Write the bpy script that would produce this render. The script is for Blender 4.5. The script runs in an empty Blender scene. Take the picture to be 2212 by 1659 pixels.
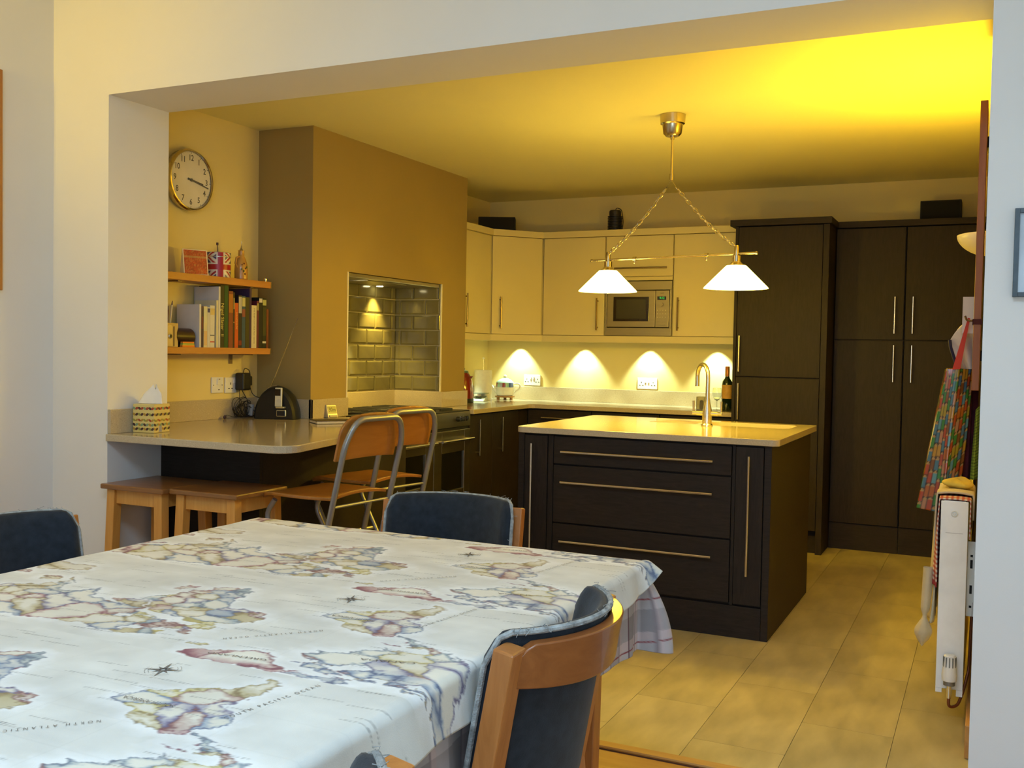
import bpy, bmesh, math, random
import numpy as np
from mathutils import Matrix, Vector

random.seed(7)
rng = np.random.default_rng(7)
scene = bpy.context.scene
COL = scene.collection
PI = math.pi

# ------------------------------------------------------------------ camera
CAM = Vector((3.4988, -3.2111, 1.3113))
YAW, PITCH, ROLL, FPX = 0.4448, -0.0341, 0.0178, 2166.9
_f = Vector((-math.sin(YAW) * math.cos(PITCH), math.cos(YAW) * math.cos(PITCH), math.sin(PITCH)))
_r = Vector((math.cos(YAW), math.sin(YAW), 0))
_u = _r.cross(_f)
_r2 = _r * math.cos(ROLL) + _u * math.sin(ROLL)
_u2 = -_r * math.sin(ROLL) + _u * math.cos(ROLL)
cam_data = bpy.data.cameras.new('camera')
cam_data.sensor_width = 36.0
cam_data.sensor_fit = 'HORIZONTAL'
cam_data.lens = FPX / 2212 * 36.0
cam_data.clip_start = 0.05
cam = bpy.data.objects.new('camera', cam_data)
COL.objects.link(cam)
cam.matrix_world = Matrix(((_r2.x, _u2.x, -_f.x, CAM.x), (_r2.y, _u2.y, -_f.y, CAM.y), (_r2.z, _u2.z, -_f.z, CAM.z), (0, 0, 0, 1)))
scene.camera = cam

# ------------------------------------------------------------------ exposure, world, daylight
scene.view_settings.view_transform = 'Standard'
scene.view_settings.look = 'None'
scene.view_settings.exposure = 0.0
scene.view_settings.gamma = 1.0
scene.view_settings.use_curve_mapping = False
scene.cycles.use_denoising = True
scene.cycles.max_bounces = 8
scene.cycles.diffuse_bounces = 5
scene.cycles.glossy_bounces = 4
scene.cycles.transmission_bounces = 6
scene.cycles.sample_clamp_indirect = 4.0
scene.cycles.caustics_reflective = False
scene.cycles.caustics_refractive = False

world = bpy.data.worlds.new('overcast_sky')
scene.world = world
world.use_nodes = True
world.node_tree.nodes['Background'].inputs[0].default_value = (0.72, 0.84, 1.0, 1)
world.node_tree.nodes['Background'].inputs[1].default_value = 0.5

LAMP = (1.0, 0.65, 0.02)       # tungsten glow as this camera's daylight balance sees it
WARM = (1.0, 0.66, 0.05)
DAY = (0.50, 0.745, 1.0)
P_BULB, P_UP, P_DINE, P_WIN, P_SKY, P_SPOT, P_HOOD = 36.0, 35.0, 28.0, 40.0, 72.0, 17.0, 18.0

def light(name, kind, loc, color, power, parent=None, **kw):
    d = bpy.data.lights.new(name, kind)
    d.color = color
    d.energy = power
    for k, v in kw.items():
        if k not in ('rot', 'dir'):
            setattr(d, k, v)
    o = bpy.data.objects.new(name, d)
    COL.objects.link(o)
    o.location = loc
    if 'dir' in kw:
        o.rotation_euler = Vector(kw['dir']).to_track_quat('-Z', 'Y').to_euler()
    if parent is not None:
        o.parent = parent
        o.matrix_parent_inverse = wm(parent).inverted()
    return o

light('window_daylight', 'AREA', (3.65, -4.93, 1.30), DAY, P_WIN, shape='RECTANGLE', size=1.7, size_y=1.5, dir=(0, 1, -0.03))
light('rooflight_daylight', 'AREA', (2.9, -2.9, 3.06), DAY, P_SKY, shape='RECTANGLE', size=1.9, size_y=1.1, dir=(0, 0, -1))

# ------------------------------------------------------------------ mesh helpers
def wm(o):
    m = Matrix.Identity(4)
    while o is not None:
        m = o.matrix_basis @ m
        o = o.parent
    return m

class B:
    """collects shapes in world (or local) coordinates, build() makes ONE mesh object of them"""
    def __init__(s):
        s.v, s.f, s.m = [], [], []
        s.cur = 0
    def add(s, vs, fs):
        n = len(s.v)
        s.v += [tuple(v) for v in vs]
        s.f += [tuple(n + i for i in f) for f in fs]
        s.m += [s.cur] * len(fs)
        return s
    def box(s, x0, x1, y0, y1, z0, z1):
        return s.add([(x0, y0, z0), (x1, y0, z0), (x1, y1, z0), (x0, y1, z0), (x0, y0, z1), (x1, y0, z1), (x1, y1, z1), (x0, y1, z1)],
                     [(0, 3, 2, 1), (4, 5, 6, 7), (0, 1, 5, 4), (1, 2, 6, 5), (2, 3, 7, 6), (3, 0, 4, 7)])
    def hexa(s, p8):
        return s.add(p8, [(0, 3, 2, 1), (4, 5, 6, 7), (0, 1, 5, 4), (1, 2, 6, 5), (2, 3, 7, 6), (3, 0, 4, 7)])
    def obox(s, c, size, ax=(1, 0, 0), up=(0, 0, 1)):
        ax = Vector(ax).normalized(); up = Vector(up).normalized()
        sd = up.cross(ax).normalized(); up = ax.cross(sd)
        hx, hy, hz = [k / 2 for k in size]
        c = Vector(c)
        P = [c + ax * a * hx + sd * b * hy + up * d * hz for d in (-1, 1) for a, b in ((-1, -1), (1, -1), (1, 1), (-1, 1))]
        return s.hexa(P)
    def bar(s, p0, p1, w0, h0, w1=None, h1=None, up=(0, 0, 1)):
        """a square bar from p0 to p1, w along the side, h along up; tapers to w1, h1"""
        p0, p1 = Vector(p0), Vector(p1)
        ax = (p1 - p0).normalized()
        up = Vector(up)
        if abs(ax.dot(up)) > .95: up = Vector((0, 1, 0))
        sd = up.cross(ax).normalized(); up = ax.cross(sd)
        w1 = w0 if w1 is None else w1; h1 = h0 if h1 is None else h1
        P = []
        for p, w, h in ((p0, w0, h0), (p1, w1, h1)):
            P += [p - sd * w / 2 - up * h / 2, p + sd * w / 2 - up * h / 2, p + sd * w / 2 + up * h / 2, p - sd * w / 2 + up * h / 2]
        return s.hexa(P)
    def prism(s, poly, z0, z1):
        n = len(poly)
        a = sum(poly[i][0] * poly[(i + 1) % n][1] - poly[(i + 1) % n][0] * poly[i][1] for i in range(n))
        if a < 0: poly = poly[::-1]
        return s.add([(x, y, z0) for x, y in poly] + [(x, y, z1) for x, y in poly],
                     [tuple(range(n))[::-1], tuple(range(n, 2 * n))] + [(i, (i + 1) % n, n + (i + 1) % n, n + i) for i in range(n)])
    def xprism(s, poly, o, ex, ey, ez, d):
        """polygon (a,b) in the plane o + a*ex + b*ey, pushed d along ez"""
        o, ex, ey, ez = Vector(o), Vector(ex), Vector(ey), Vector(ez)
        n = len(poly)
        return s.add([o + ex * a + ey * b for a, b in poly] + [o + ex * a + ey * b + ez * d for a, b in poly],
                     [tuple(range(n))[::-1], tuple(range(n, 2 * n))] + [(i, (i + 1) % n, n + (i + 1) % n, n + i) for i in range(n)])
    def tube(s, path, r, seg=8, closed=False, caps=True):
        P = [Vector(p) for p in path]
        n = len(P)
        rs = r if isinstance(r, (list, tuple)) else [r] * n
        T = []
        for i in range(n):
            if closed: t = P[(i + 1) % n] - P[i - 1]
            else: t = P[min(i + 1, n - 1)] - P[max(i - 1, 0)]
            T.append(t.normalized() if t.length > 1e-9 else Vector((0, 0, 1)))
        ref = Vector((0, 0, 1)) if abs(T[0].z) < .9 else Vector((1, 0, 0))
        N = (ref - T[0] * ref.dot(T[0])).normalized()
        vs = []
        for i in range(n):
            N = N - T[i] * N.dot(T[i])
            if N.length < 1e-6: N = Vector((1, 0, 0)) - T[i] * T[i].x
            N.normalize()
            Bn = T[i].cross(N)
            vs += [P[i] + (N * math.cos(2 * PI * k / seg) + Bn * math.sin(2 * PI * k / seg)) * rs[i] for k in range(seg)]
        fs = []
        for i in range(n if closed else n - 1):
            j = (i + 1) % n
            fs += [(i * seg + k, i * seg + (k + 1) % seg, j * seg + (k + 1) % seg, j * seg + k) for k in range(seg)]
        if caps and not closed:
            fs += [tuple(range(seg))[::-1], tuple(range((n - 1) * seg, n * seg))]
        return s.add(vs, fs)
    def cyl(s, p0, p1, r, seg=16, r1=None):
        return s.tube([p0, p1], [r, r if r1 is None else r1], seg)
    def lathe(s, prof, o=(0, 0, 0), ax=(0, 0, 1), seg=32, arc=2 * PI, start=0, cap=True):
        """prof: (radius, height) pairs turned about the axis"""
        ax = Vector(ax).normalized(); o = Vector(o)
        ref = Vector((1, 0, 0)) if abs(ax.x) < .9 else Vector((0, 1, 0))
        e1 = (ref - ax * ref.dot(ax)).normalized(); e2 = ax.cross(e1)
        full = abs(arc - 2 * PI) < 1e-6
        m = seg if full else seg + 1
        vs = []
        for r, h in prof:
            for k in range(m):
                a = start + arc * k / seg
                vs.append(o + ax * h + (e1 * math.cos(a) + e2 * math.sin(a)) * max(r, 1e-5))
        fs = []
        for i in range(len(prof) - 1):
            for k in range(seg):
                k2 = (k + 1) % m
                fs.append((i * m + k, i * m + k2, (i + 1) * m + k2, (i + 1) * m + k))
        if cap and full:
            if prof[0][0] > 1e-4: fs.append(tuple(range(m))[::-1])
            if prof[-1][0] > 1e-4: fs.append(tuple(range((len(prof) - 1) * m, len(prof) * m)))
        return s.add(vs, fs)
    def ball(s, c, r, seg=16, rings=8, sc=(1, 1, 1)):
        c = Vector(c)
        b = B().lathe([(math.sin(PI * i / rings), -math.cos(PI * i / rings)) for i in range(rings + 1)], seg=seg)
        return s.add([(c.x + v[0] * r * sc[0], c.y + v[1] * r * sc[1], c.z + v[2] * r * sc[2]) for v in b.v], b.f)
    def grid(s, fn, nu, nv, wrap=False):
        vs = [fn(i / (nu - 1) if not wrap else i / nu, j / (nv - 1)) for j in range(nv) for i in range(nu)]
        fs = []
        for j in range(nv - 1):
            for i in range(nu if wrap else nu - 1):
                i2 = (i + 1) % nu
                fs.append((j * nu + i, j * nu + i2, (j + 1) * nu + i2, (j + 1) * nu + i))
        return s.add(vs, fs)
    def build(s, name, mat, parent=None, smooth=False, bevel=0, seg=2, solid=0, subsurf=0, label=None, origin=None, weld=False):
        V = np.array(s.v, float)
        if parent is not None:
            m = np.array(wm(parent).inverted())
            V = V @ m[:3, :3].T + m[:3, 3]
        lo, hi = V.min(0), V.max(0)
        c = (lo + hi) / 2
        if parent is None: c[2] = lo[2]
        if origin is not None: c = np.array(origin, float)
        V = V - c
        me = bpy.data.meshes.new(name)
        me.from_pydata([tuple(v) for v in V], [], s.f)
        mats = mat if isinstance(mat, (list, tuple)) else [mat]
        for k in mats: me.materials.append(k)
        if len(mats) > 1: me.polygons.foreach_set('material_index', s.m)
        bm = bmesh.new(); bm.from_mesh(me)
        if weld: bmesh.ops.remove_doubles(bm, verts=bm.verts, dist=1e-5)
        bmesh.ops.recalc_face_normals(bm, faces=bm.faces)
        bm.to_mesh(me); bm.free()
        if smooth: me.shade_smooth()
        me.update()
        o = bpy.data.objects.new(name, me)
        COL.objects.link(o)
        o.location = c
        if parent is not None: o.parent = parent
        if solid:
            md = o.modifiers.new('thick', 'SOLIDIFY'); md.thickness = solid; md.offset = 0
        if bevel:
            md = o.modifiers.new('bevel', 'BEVEL'); md.width = bevel; md.segments = seg; md.limit_method = 'ANGLE'; md.angle_limit = math.radians(35)
        if subsurf:
            md = o.modifiers.new('sub', 'SUBSURF'); md.levels = subsurf; md.render_levels = subsurf
        if smooth == 'auto':
            for p in me.polygons: p.use_smooth = True
            try:
                me.set_sharp_from_angle(angle=math.radians(35))
            except Exception: pass
        if label: o['label'] = label
        return o

def thing(name, label, cat, loc=(0, 0, 0), group=None):
    o = bpy.data.objects.new(name, None)
    o.empty_display_size = .05
    COL.objects.link(o)
    o.location = loc
    tag(o, label, cat, group)
    return o

def tag(o, label, cat, group=None):
    o['label'] = label; o['category'] = cat
    if group: o['group'] = group
    return o

def struct(o):
    o['kind'] = 'structure'
    return o

def copy_tree(o, parent=None):
    c = o.copy(); COL.objects.link(c)
    if parent is not None: c.parent = parent
    for ch in [k for k in bpy.data.objects if k.parent == o]:
        copy_tree(ch, c)
    return c

def paint(o, fn, name='print'):
    """colour attribute from a function of local+origin (parent space) coordinates: fn(N,3)->(N,3) linear colours"""
    me = o.data
    n = len(me.vertices)
    co = np.empty(n * 3); me.vertices.foreach_get('co', co)
    co = co.reshape(-1, 3) + np.array(o.location)
    c = np.ones((n, 4)); c[:, :3] = fn(co)
    a = me.color_attributes.new(name, 'FLOAT_COLOR', 'POINT')
    a.data.foreach_set('color', c.ravel())

# ------------------------------------------------------------------ materials
def srgb(r, g, b):
    return tuple(((c / 255) / 12.92 if c / 255 <= .04045 else ((c / 255 + .055) / 1.055) ** 2.4) for c in (r, g, b))

MATS = {}
def M(name, color=(.5, .5, .5), rough=.5, metal=0.0, noise=12.0, var=.06, bump=0.0, bscale=60.0, coat=0.0, emit=None, estr=0.0,
      trans=0.0, ior=1.45, sheen=0.0, alpha=1.0, spec=.5, attr=None, stretch=(1, 1, 1), sss=0.0, rvar=0.0, color2=None):
    if name in MATS: return MATS[name]
    m = bpy.data.materials.new(name); m.use_nodes = True
    nt = m.node_tree; N = nt.nodes; L = nt.links
    p = N['Principled BSDF']
    p.inputs['Roughness'].default_value = rough
    p.inputs['Metallic'].default_value = metal
    p.inputs['IOR'].default_value = ior
    p.inputs['Specular IOR Level'].default_value = spec
    p.inputs['Transmission Weight'].default_value = trans
    p.inputs['Coat Weight'].default_value = coat
    p.inputs['Coat Roughness'].default_value = .08
    p.inputs['Sheen Weight'].default_value = sheen
    p.inputs['Alpha'].default_value = alpha
    if sss:
        p.inputs['Subsurface Weight'].default_value = sss
        p.inputs['Subsurface Radius'].default_value = (.02, .02, .02)
    if emit is not None:
        p.inputs['Emission Color'].default_value = (*emit, 1)
        p.inputs['Emission Strength'].default_value = estr
    tc = N.new('ShaderNodeTexCoord')
    mp = N.new('ShaderNodeMapping'); mp.inputs['Scale'].default_value = stretch
    L.new(tc.outputs['Object'], mp.inputs['Vector'])
    nz = N.new('ShaderNodeTexNoise'); nz.inputs['Scale'].default_value = noise; nz.inputs['Detail'].default_value = 4
    L.new(mp.outputs[0], nz.inputs['Vector'])
    if attr:
        a = N.new('ShaderNodeAttribute'); a.attribute_name = attr
        mix = N.new('ShaderNodeMix'); mix.data_type = 'RGBA'; mix.blend_type = 'MULTIPLY'; mix.inputs[0].default_value = 1
        rp = N.new('ShaderNodeValToRGB')
        rp.color_ramp.elements[0].position = .3; rp.color_ramp.elements[0].color = (1 - var,) * 3 + (1,)
        rp.color_ramp.elements[1].position = .7; rp.color_ramp.elements[1].color = (1, 1, 1, 1)
        L.new(nz.outputs['Fac'], rp.inputs[0])
        L.new(a.outputs['Color'], mix.inputs[6]); L.new(rp.outputs[0], mix.inputs[7])
        L.new(mix.outputs[2], p.inputs['Base Color'])
    else:
        rp = N.new('ShaderNodeValToRGB')
        rp.color_ramp.elements[0].position = .3
        rp.color_ramp.elements[1].position = .7
        c2 = color2 if color2 else tuple(min(1, c * (1 + var)) for c in color)
        c1 = color if color2 else tuple(c * (1 - var) for c in color)
        rp.color_ramp.elements[0].color = (*c1, 1); rp.color_ramp.elements[1].color = (*c2, 1)
        L.new(nz.outputs['Fac'], rp.inputs[0]); L.new(rp.outputs[0], p.inputs['Base Color'])
    if rvar:
        mr = N.new('ShaderNodeMapRange'); mr.inputs['To Min'].default_value = rough - rvar; mr.inputs['To Max'].default_value = rough + rvar
        L.new(nz.outputs['Fac'], mr.inputs['Value']); L.new(mr.outputs[0], p.inputs['Roughness'])
    if bump:
        nb = N.new('ShaderNodeTexNoise'); nb.inputs['Scale'].default_value = bscale; nb.inputs['Detail'].default_value = 3
        L.new(mp.outputs[0], nb.inputs['Vector'])
        bp = N.new('ShaderNodeBump'); bp.inputs['Strength'].default_value = bump; bp.inputs['Distance'].default_value = .004
        L.new(nb.outputs['Fac'], bp.inputs['Height']); L.new(bp.outputs[0], p.inputs['Normal'])
    MATS[name] = m
    return m

def wood(name, c1, c2, axis='x', rough=.4, scale=14.0, coat=0.0):
    if name in MATS: return MATS[name]
    s = {'x': (.12, 1, 1), 'y': (1, .12, 1), 'z': (1, 1, .12)}[axis]
    m = M(name, c1, rough, noise=scale, color2=c2, stretch=tuple(k * 1.6 for k in s), bump=.08, bscale=scale * 5, coat=coat)
    nz = [n for n in m.node_tree.nodes if n.type == 'TEX_NOISE'][0]
    nz.inputs['Distortion'].default_value = 1.4; nz.inputs['Roughness'].default_value = .65
    return m

def speckle(name, base, dark, lite, rough=.14):
    if name in MATS: return MATS[name]
    m = M(name, base, rough, noise=3, var=.03, coat=.25)
    nt = m.node_tree; N = nt.nodes; L = nt.links; p = N['Principled BSDF']
    src = p.inputs['Base Color'].links[0].from_socket
    tc = [n for n in N if n.type == 'TEX_COORD'][0]
    for sc, thr, colr in ((420, .33, dark), (300, .30, lite)):
        nz = N.new('ShaderNodeTexNoise'); nz.inputs['Scale'].default_value = sc; nz.inputs['Detail'].default_value = 1
        L.new(tc.outputs['Object'], nz.inputs['Vector'])
        rp = N.new('ShaderNodeValToRGB'); rp.color_ramp.elements[0].position = thr - .02; rp.color_ramp.elements[0].color = (1, 1, 1, 1)
        rp.color_ramp.elements[1].position = thr + .04; rp.color_ramp.elements[1].color = (0, 0, 0, 1)
        L.new(nz.outputs['Fac'], rp.inputs[0])
        mix = N.new('ShaderNodeMix'); mix.data_type = 'RGBA'
        L.new(rp.outputs[0], mix.inputs[0]); L.new(src, mix.inputs[6]); mix.inputs[7].default_value = (*colr, 1)
        src = mix.outputs[2]
    L.new(src, p.inputs['Base Color'])
    return m

paint_white = M('paint_warm_white', (.79, .78, .75), .9, noise=2.2, var=.02, bump=.05, bscale=180)
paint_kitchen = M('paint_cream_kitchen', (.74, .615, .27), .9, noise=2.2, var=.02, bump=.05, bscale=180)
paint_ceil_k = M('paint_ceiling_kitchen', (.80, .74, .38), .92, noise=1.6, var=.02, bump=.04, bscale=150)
paint_ceiling = M('paint_ceiling', (.80, .77, .70), .92, noise=1.6, var=.02, bump=.04, bscale=150)
paint_taupe = M('paint_taupe', (.36, .255, .08), .85, noise=2.5, var=.03, bump=.05, bscale=180)
dark = wood('dark_wenge_laminate', (.0150, .0105, .0085), (.026, .019, .0155), 'x', .58, 40)
dark_v = wood('dark_wenge_laminate_upright', (.0150, .0105, .0085), (.026, .019, .0155), 'z', .58, 40)
for _m in (dark, dark_v): _m.node_tree.nodes['Principled BSDF'].inputs['Specular IOR Level'].default_value = .28
black = M('black_plastic', (.012, .012, .013), .4)
blackmatt = M('black_matt', (.010, .010, .011), .75)
cream = M('cream_lacquer', (.70, .60, .29), .38, noise=4, var=.015)
creamedge = M('cream_carcass', (.60, .51, .24), .5, noise=4, var=.02)
steel = M('brushed_steel', (.62, .60, .56), .30, 1.0, noise=60, var=.05, stretch=(.1, 1, 1), rvar=.06)
chrome = M('chrome', (.80, .79, .77), .10, 1.0)
satin = M('satin_nickel', (.66, .62, .54), .27, 1.0, noise=40, var=.04)
quartz = speckle('quartz_worktop', (.50, .42, .28), (.30, .24, .16), (.66, .58, .42))
white_plastic = M('white_plastic', (.78, .77, .74), .35)
white_enamel = M('white_enamel', (.83, .83, .82), .28, coat=.2)
glass_dark = M('dark_oven_glass', (.006, .006, .006), .06, coat=.5)
# ------------------------------------------------------------------ text (all glyph meshes are made in one go)
TEXTS = [str(k) for k in range(1, 13)] + ['Nigel Slater', 'II', 'THE RIVER COTTAGE MEAT BOOK', '30m', '9:12', 'NEFF', 'SOUTH PACIFIC OCEAN',
         'NORTH ATLANTIC OCEAN', 'SOUTH AMERICA', 'CANADA', 'GREENLAND', 'NORTH', 'HANDMADE']
GLYPH = {}
def make_glyphs():
    tmp = []
    for t in TEXTS:
        cu = bpy.data.curves.new('t', 'FONT'); cu.body = t; cu.size = 1; cu.align_x = 'CENTER'; cu.align_y = 'CENTER'
        cu.resolution_u = 3
        if 'OCEAN' in t: cu.space_character = 1.9
        if t.isdigit() and len(t) < 3: cu.offset = .022
        o = bpy.data.objects.new('t', cu); COL.objects.link(o); tmp.append((t, o))
    dg = bpy.context.evaluated_depsgraph_get()
    for t, o in tmp:
        me = bpy.data.meshes.new_from_object(o.evaluated_get(dg))
        GLYPH[t] = ([tuple(v.co) for v in me.vertices], [tuple(p.vertices) for p in me.polygons])
        bpy.data.meshes.remove(me)
    for t, o in tmp:
        cu = o.data; bpy.data.objects.remove(o); bpy.data.curves.remove(cu)
make_glyphs()

def text(b, t, o, ex, ey, size, sx=1.0):
    vs, fs = GLYPH[t]
    o, ex, ey = Vector(o), Vector(ex).normalized(), Vector(ey).normalized()
    b.add([o + ex * (v[0] * size * sx) + ey * (v[1] * size) for v in vs], fs)
    return b

# ------------------------------------------------------------------ room shell
XW, XCH, YC0, YC1, YB, ZC, ZB, TJ, WO = -0.2635, 0.111, 1.311, 3.104, 4.2045, 2.52, 2.39, 0.354, 3.475
N0, N1 = 1.65, 2.765        # range niche
CT = 0.91

b = B()
b.prism([(-.5, 0), (0, 0), (0, TJ), (-.5, TJ)], 0, 3.0)
b.box(0, WO, 0, TJ, ZB, 3.0)
b.box(WO, 4.85, 0, TJ, 0, 3.0)
struct(b.build('wall_front', paint_white))
struct(B().box(-.5, -.34, -5.1, 0, 0, 3.0).build('wall_dining_left', paint_white))
struct(B().box(4.7, 4.85, -5.1, 0, 0, 3.0).build('wall_dining_right', paint_white))
b = B()
b.box(-.5, 2.6, -5.1, -4.97, 0, 3); b.box(4.5, 4.85, -5.1, -4.97, 0, 3); b.box(2.6, 4.5, -5.1, -4.97, 0, .55); b.box(2.6, 4.5, -5.1, -4.97, 2.55, 3)
struct(b.build('wall_dining_back', paint_white))
wf = B()
for x in (2.6, 3.52, 4.44): wf.box(x, x + .06, -5.07, -5.01, .55, 2.55)
for z in (.55, 2.49): wf.box(2.66, 3.52, -5.07, -5.01, z, z + .06).box(3.58, 4.44, -5.07, -5.01, z, z + .06)
win = struct(wf.build('window_1', white_plastic))
for x0, x1 in ((2.66, 3.52), (3.58, 4.44)):
    B().box(x0, x1, -5.045, -5.04, .61, 2.49).build('pane', M('clear_pane', (.95, .97, .97), .02, alpha=.08, var=0), win)
b = B()
b.box(-.5, 1.95, -5.1, 0, 3.0, 3.12); b.box(3.85, 4.85, -5.1, 0, 3.0, 3.12); b.box(1.95, 3.85, -5.1, -3.45, 3.0, 3.12); b.box(1.95, 3.85, -2.35, 0, 3.0, 3.12)
struct(b.build('ceiling_dining', paint_ceiling))
wf = B().box(1.95, 2.0, -3.45, -2.35, 3.08, 3.14).box(3.80, 3.85, -3.45, -2.35, 3.08, 3.14).box(2.0, 3.80, -3.45, -3.40, 3.08, 3.14).box(2.0, 3.80, -2.40, -2.35, 3.08, 3.14)
win2 = struct(wf.build('window_2', white_plastic))
B().box(2.0, 3.8, -3.4, -2.4, 3.10, 3.11).build('pane', M('clear_pane', (.95, .97, .97), .02, alpha=.08, var=0), win2)
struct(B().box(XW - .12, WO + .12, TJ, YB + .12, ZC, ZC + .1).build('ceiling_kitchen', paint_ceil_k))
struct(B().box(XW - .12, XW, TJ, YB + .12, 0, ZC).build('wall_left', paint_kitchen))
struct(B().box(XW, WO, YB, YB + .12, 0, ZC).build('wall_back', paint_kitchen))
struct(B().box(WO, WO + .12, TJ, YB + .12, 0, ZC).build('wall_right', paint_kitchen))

# chimney breast with the tiled range niche
b = B()
b.box(XW, XCH, YC0, N0, 0, ZC); b.box(XW, XCH, N1, YC1, 0, ZC); b.box(XW, XCH, N0, N1, 1.748, ZC)
chim = struct(b.build('wall_chimney', paint_taupe))
grout = M('pale_grout', (.70, .64, .50), .8)
tilemat = M('olive_grey_glaze', (.175, .155, .070), .14, noise=9, var=.10, coat=.2, spec=.45)
B().box(XW, XW + .004, N0, N1, 1.017, 1.748).box(XW + .004, XCH - .002, N1 - .004, N1, 1.017, 1.748).box(XW + .004, XCH - .002, N0, N0 + .004, 1.017, 1.748).build('grout', grout, chim)
TW, TH, G = .2, .1044, .0035
def metro(w, h):
    """a bevelled metro tile: local a along the wall, b up, c out of the wall"""
    e = min(.012, w * .3)
    p = [(0, 0, 0), (w, 0, 0), (w, h, 0), (0, h, 0), (0, 0, .0045), (w, 0, .0045), (w, h, .0045), (0, h, .0045), (e, e, .0085), (w - e, e, .0085), (w - e, h - e, .0085), (e, h - e, .0085)]
    f = [(0, 1, 5, 4), (1, 2, 6, 5), (2, 3, 7, 6), (3, 0, 4, 7), (4, 5, 9, 8), (5, 6, 10, 9), (6, 7, 11, 10), (7, 4, 8, 11), (8, 9, 10, 11)]
    return p, f
def tile_wall(o, ea, ec, length, first):
    o, ea, ec = Vector(o), Vector(ea), Vector(ec)
    for r in range(7):
        z = 1.019 + r * TH
        edges = [0.0]
        a = first if r % 2 == 0 else (first + TW / 2) % TW
        while a < length - .012:
            if a > .012: edges.append(a)
            a += TW
        edges.append(length)
        for a0, a1 in zip(edges[:-1], edges[1:]):
            p, f = metro(a1 - a0 - G, TH - G)
            q = B().add([o + ea * (a0 + G / 2 + v[0]) + Vector((0, 0, z + v[1])) + ec * (.003 + v[2]) for v in p], f)
            q.build('wall_tile', tilemat, chim)
tile_wall((XW, N1 - .004, 0), (0, -1, 0), (1, 0, 0), N1 - N0 - .008, .06)
tile_wall((XW + .004, N1, 0), (1, 0, 0), (0, -1, 0), XCH - XW - .012, .146)
tile_wall((XW + .004, N0, 0), (1, 0, 0), (0, 1, 0), XCH - XW - .012, .146)
B().box(XCH - .006, XCH + .002, N1 - .012, N1 + .001, 1.017, 1.748).box(XCH - .006, XCH + .002, N0 - .001, N0 + .010, 1.017, 1.748).build('edge_strip', M('cream_strip', (.80, .74, .60), .5), chim)

# floors
fl = struct(B().box(XW - .1, WO, -.06, YB, -.08, -.006).build('floor_kitchen', M('tile_joint', (.36, .29, .19), .8)))
ftmats = [M('stone_vinyl_%d' % k, c, .36, noise=6.5, var=.20, stretch=(1.6, .55, 1), rvar=.07, bump=.02, bscale=40) for k, c in
          enumerate([(.44, .37, .19), (.425, .355, .18), (.455, .38, .195), (.435, .36, .185)])]
W, LN = .3075, .66
for k in range(-8, 2):
    x0 = 2.929 + W * k
    x1 = min(x0 + W, WO)
    if x1 - x0 < .02: continue
    y = (.44 if k % 2 == 0 else .11) - LN * 2
    while y < YB:
        y0, y1 = max(y, -.06), min(y + LN, YB)
        if y1 - y0 > .02:
            B().box(x0 + .0008, x1 - .0008, y0 + .0008, y1 - .0008, -.006, 0).build('floor_tile', random.choice(ftmats), fl)
        y += LN
fd = struct(B().box(-.34, 4.7, -4.97, -.06, -.08, -.008).build('floor_dining', M('underlay', (.06, .035, .02), .9)))
plk = [wood('oak_plank_%d' % k, c1, c2, 'x', .32, 9) for k, (c1, c2) in enumerate([((.40, .20, .065), (.52, .29, .11)), ((.46, .24, .08), (.56, .33, .13)), ((.36, .175, .055), (.48, .26, .095))])]
y = -.128
r = 0
while y > -4.9:
    x = -.34 - [0, .8, .35, 1.1][r % 4]
    while x < 4.7:
        x0, x1 = max(x, -.34), min(x + 1.35, 4.7)
        if x1 - x0 > .03:
            B().box(x0 + .0006, x1 - .0006, y - .135 + .0006, y - .0006, -.008, 0).build('floor_plank', plk[(r * 3 + int(x * 5)) % 3], fd)
        x += 1.35
    y -= .135; r += 1
tr = B().add([(0, -.062, 0), (WO, -.062, 0), (WO, -.072, .007), (0, -.072, .007), (0, -.112, .007), (WO, -.112, .007), (WO, -.12, 0), (0, -.12, 0)],
        [(0, 1, 2, 3), (3, 2, 5, 4), (4, 5, 6, 7), (7, 6, 1, 0), (0, 3, 4, 7), (1, 6, 5, 2)])
tr = struct(tr.build('trim_1', wood('oak_threshold', (.42, .22, .075), (.52, .30, .11), 'x', .35, 9)))
B().box(0, WO, -.127, -.119, -.004, .004).build('cork_strip', M('dark_cork', (.11, .045, .025), .8), tr)
struct(B().box(WO - .016, WO, .36, 3.86, 0, .11).build('baseboard_right', wood('oak_skirting', (.44, .21, .06), (.55, .30, .10), 'y', .4, 9), bevel=.003))
struct(B().box(-.325, -.0, -.016, 0, 0, .11).build('baseboard_left', paint_white, bevel=.003))

# ------------------------------------------------------------------ worktops
def rounded(poly, radii, seg=6):
    out = []
    n = len(poly)
    for i, (p, r) in enumerate(zip(poly, radii)):
        if r <= 0: out.append(p); continue
        P, A, C = Vector(p), Vector(poly[i - 1]), Vector(poly[(i + 1) % n])
        a, c = (A - P).normalized(), (C - P).normalized()
        ang = a.angle(c); d = r / math.tan(ang / 2)
        p0, p1 = P + a * d, P + c * d
        ctr = P + (a + c).normalized() * (r / math.sin(ang / 2))
        v0, v1 = p0 - ctr, p1 - ctr
        a0 = math.atan2(v0.y, v0.x); da = math.atan2(v1.y, v1.x) - a0
        while da > PI: da -= 2 * PI
        while da < -PI: da += 2 * PI
        out += [(ctr.x + r * math.cos(a0 + da * k / seg), ctr.y + r * math.sin(a0 + da * k / seg)) for k in range(seg + 1)]
    return out

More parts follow.
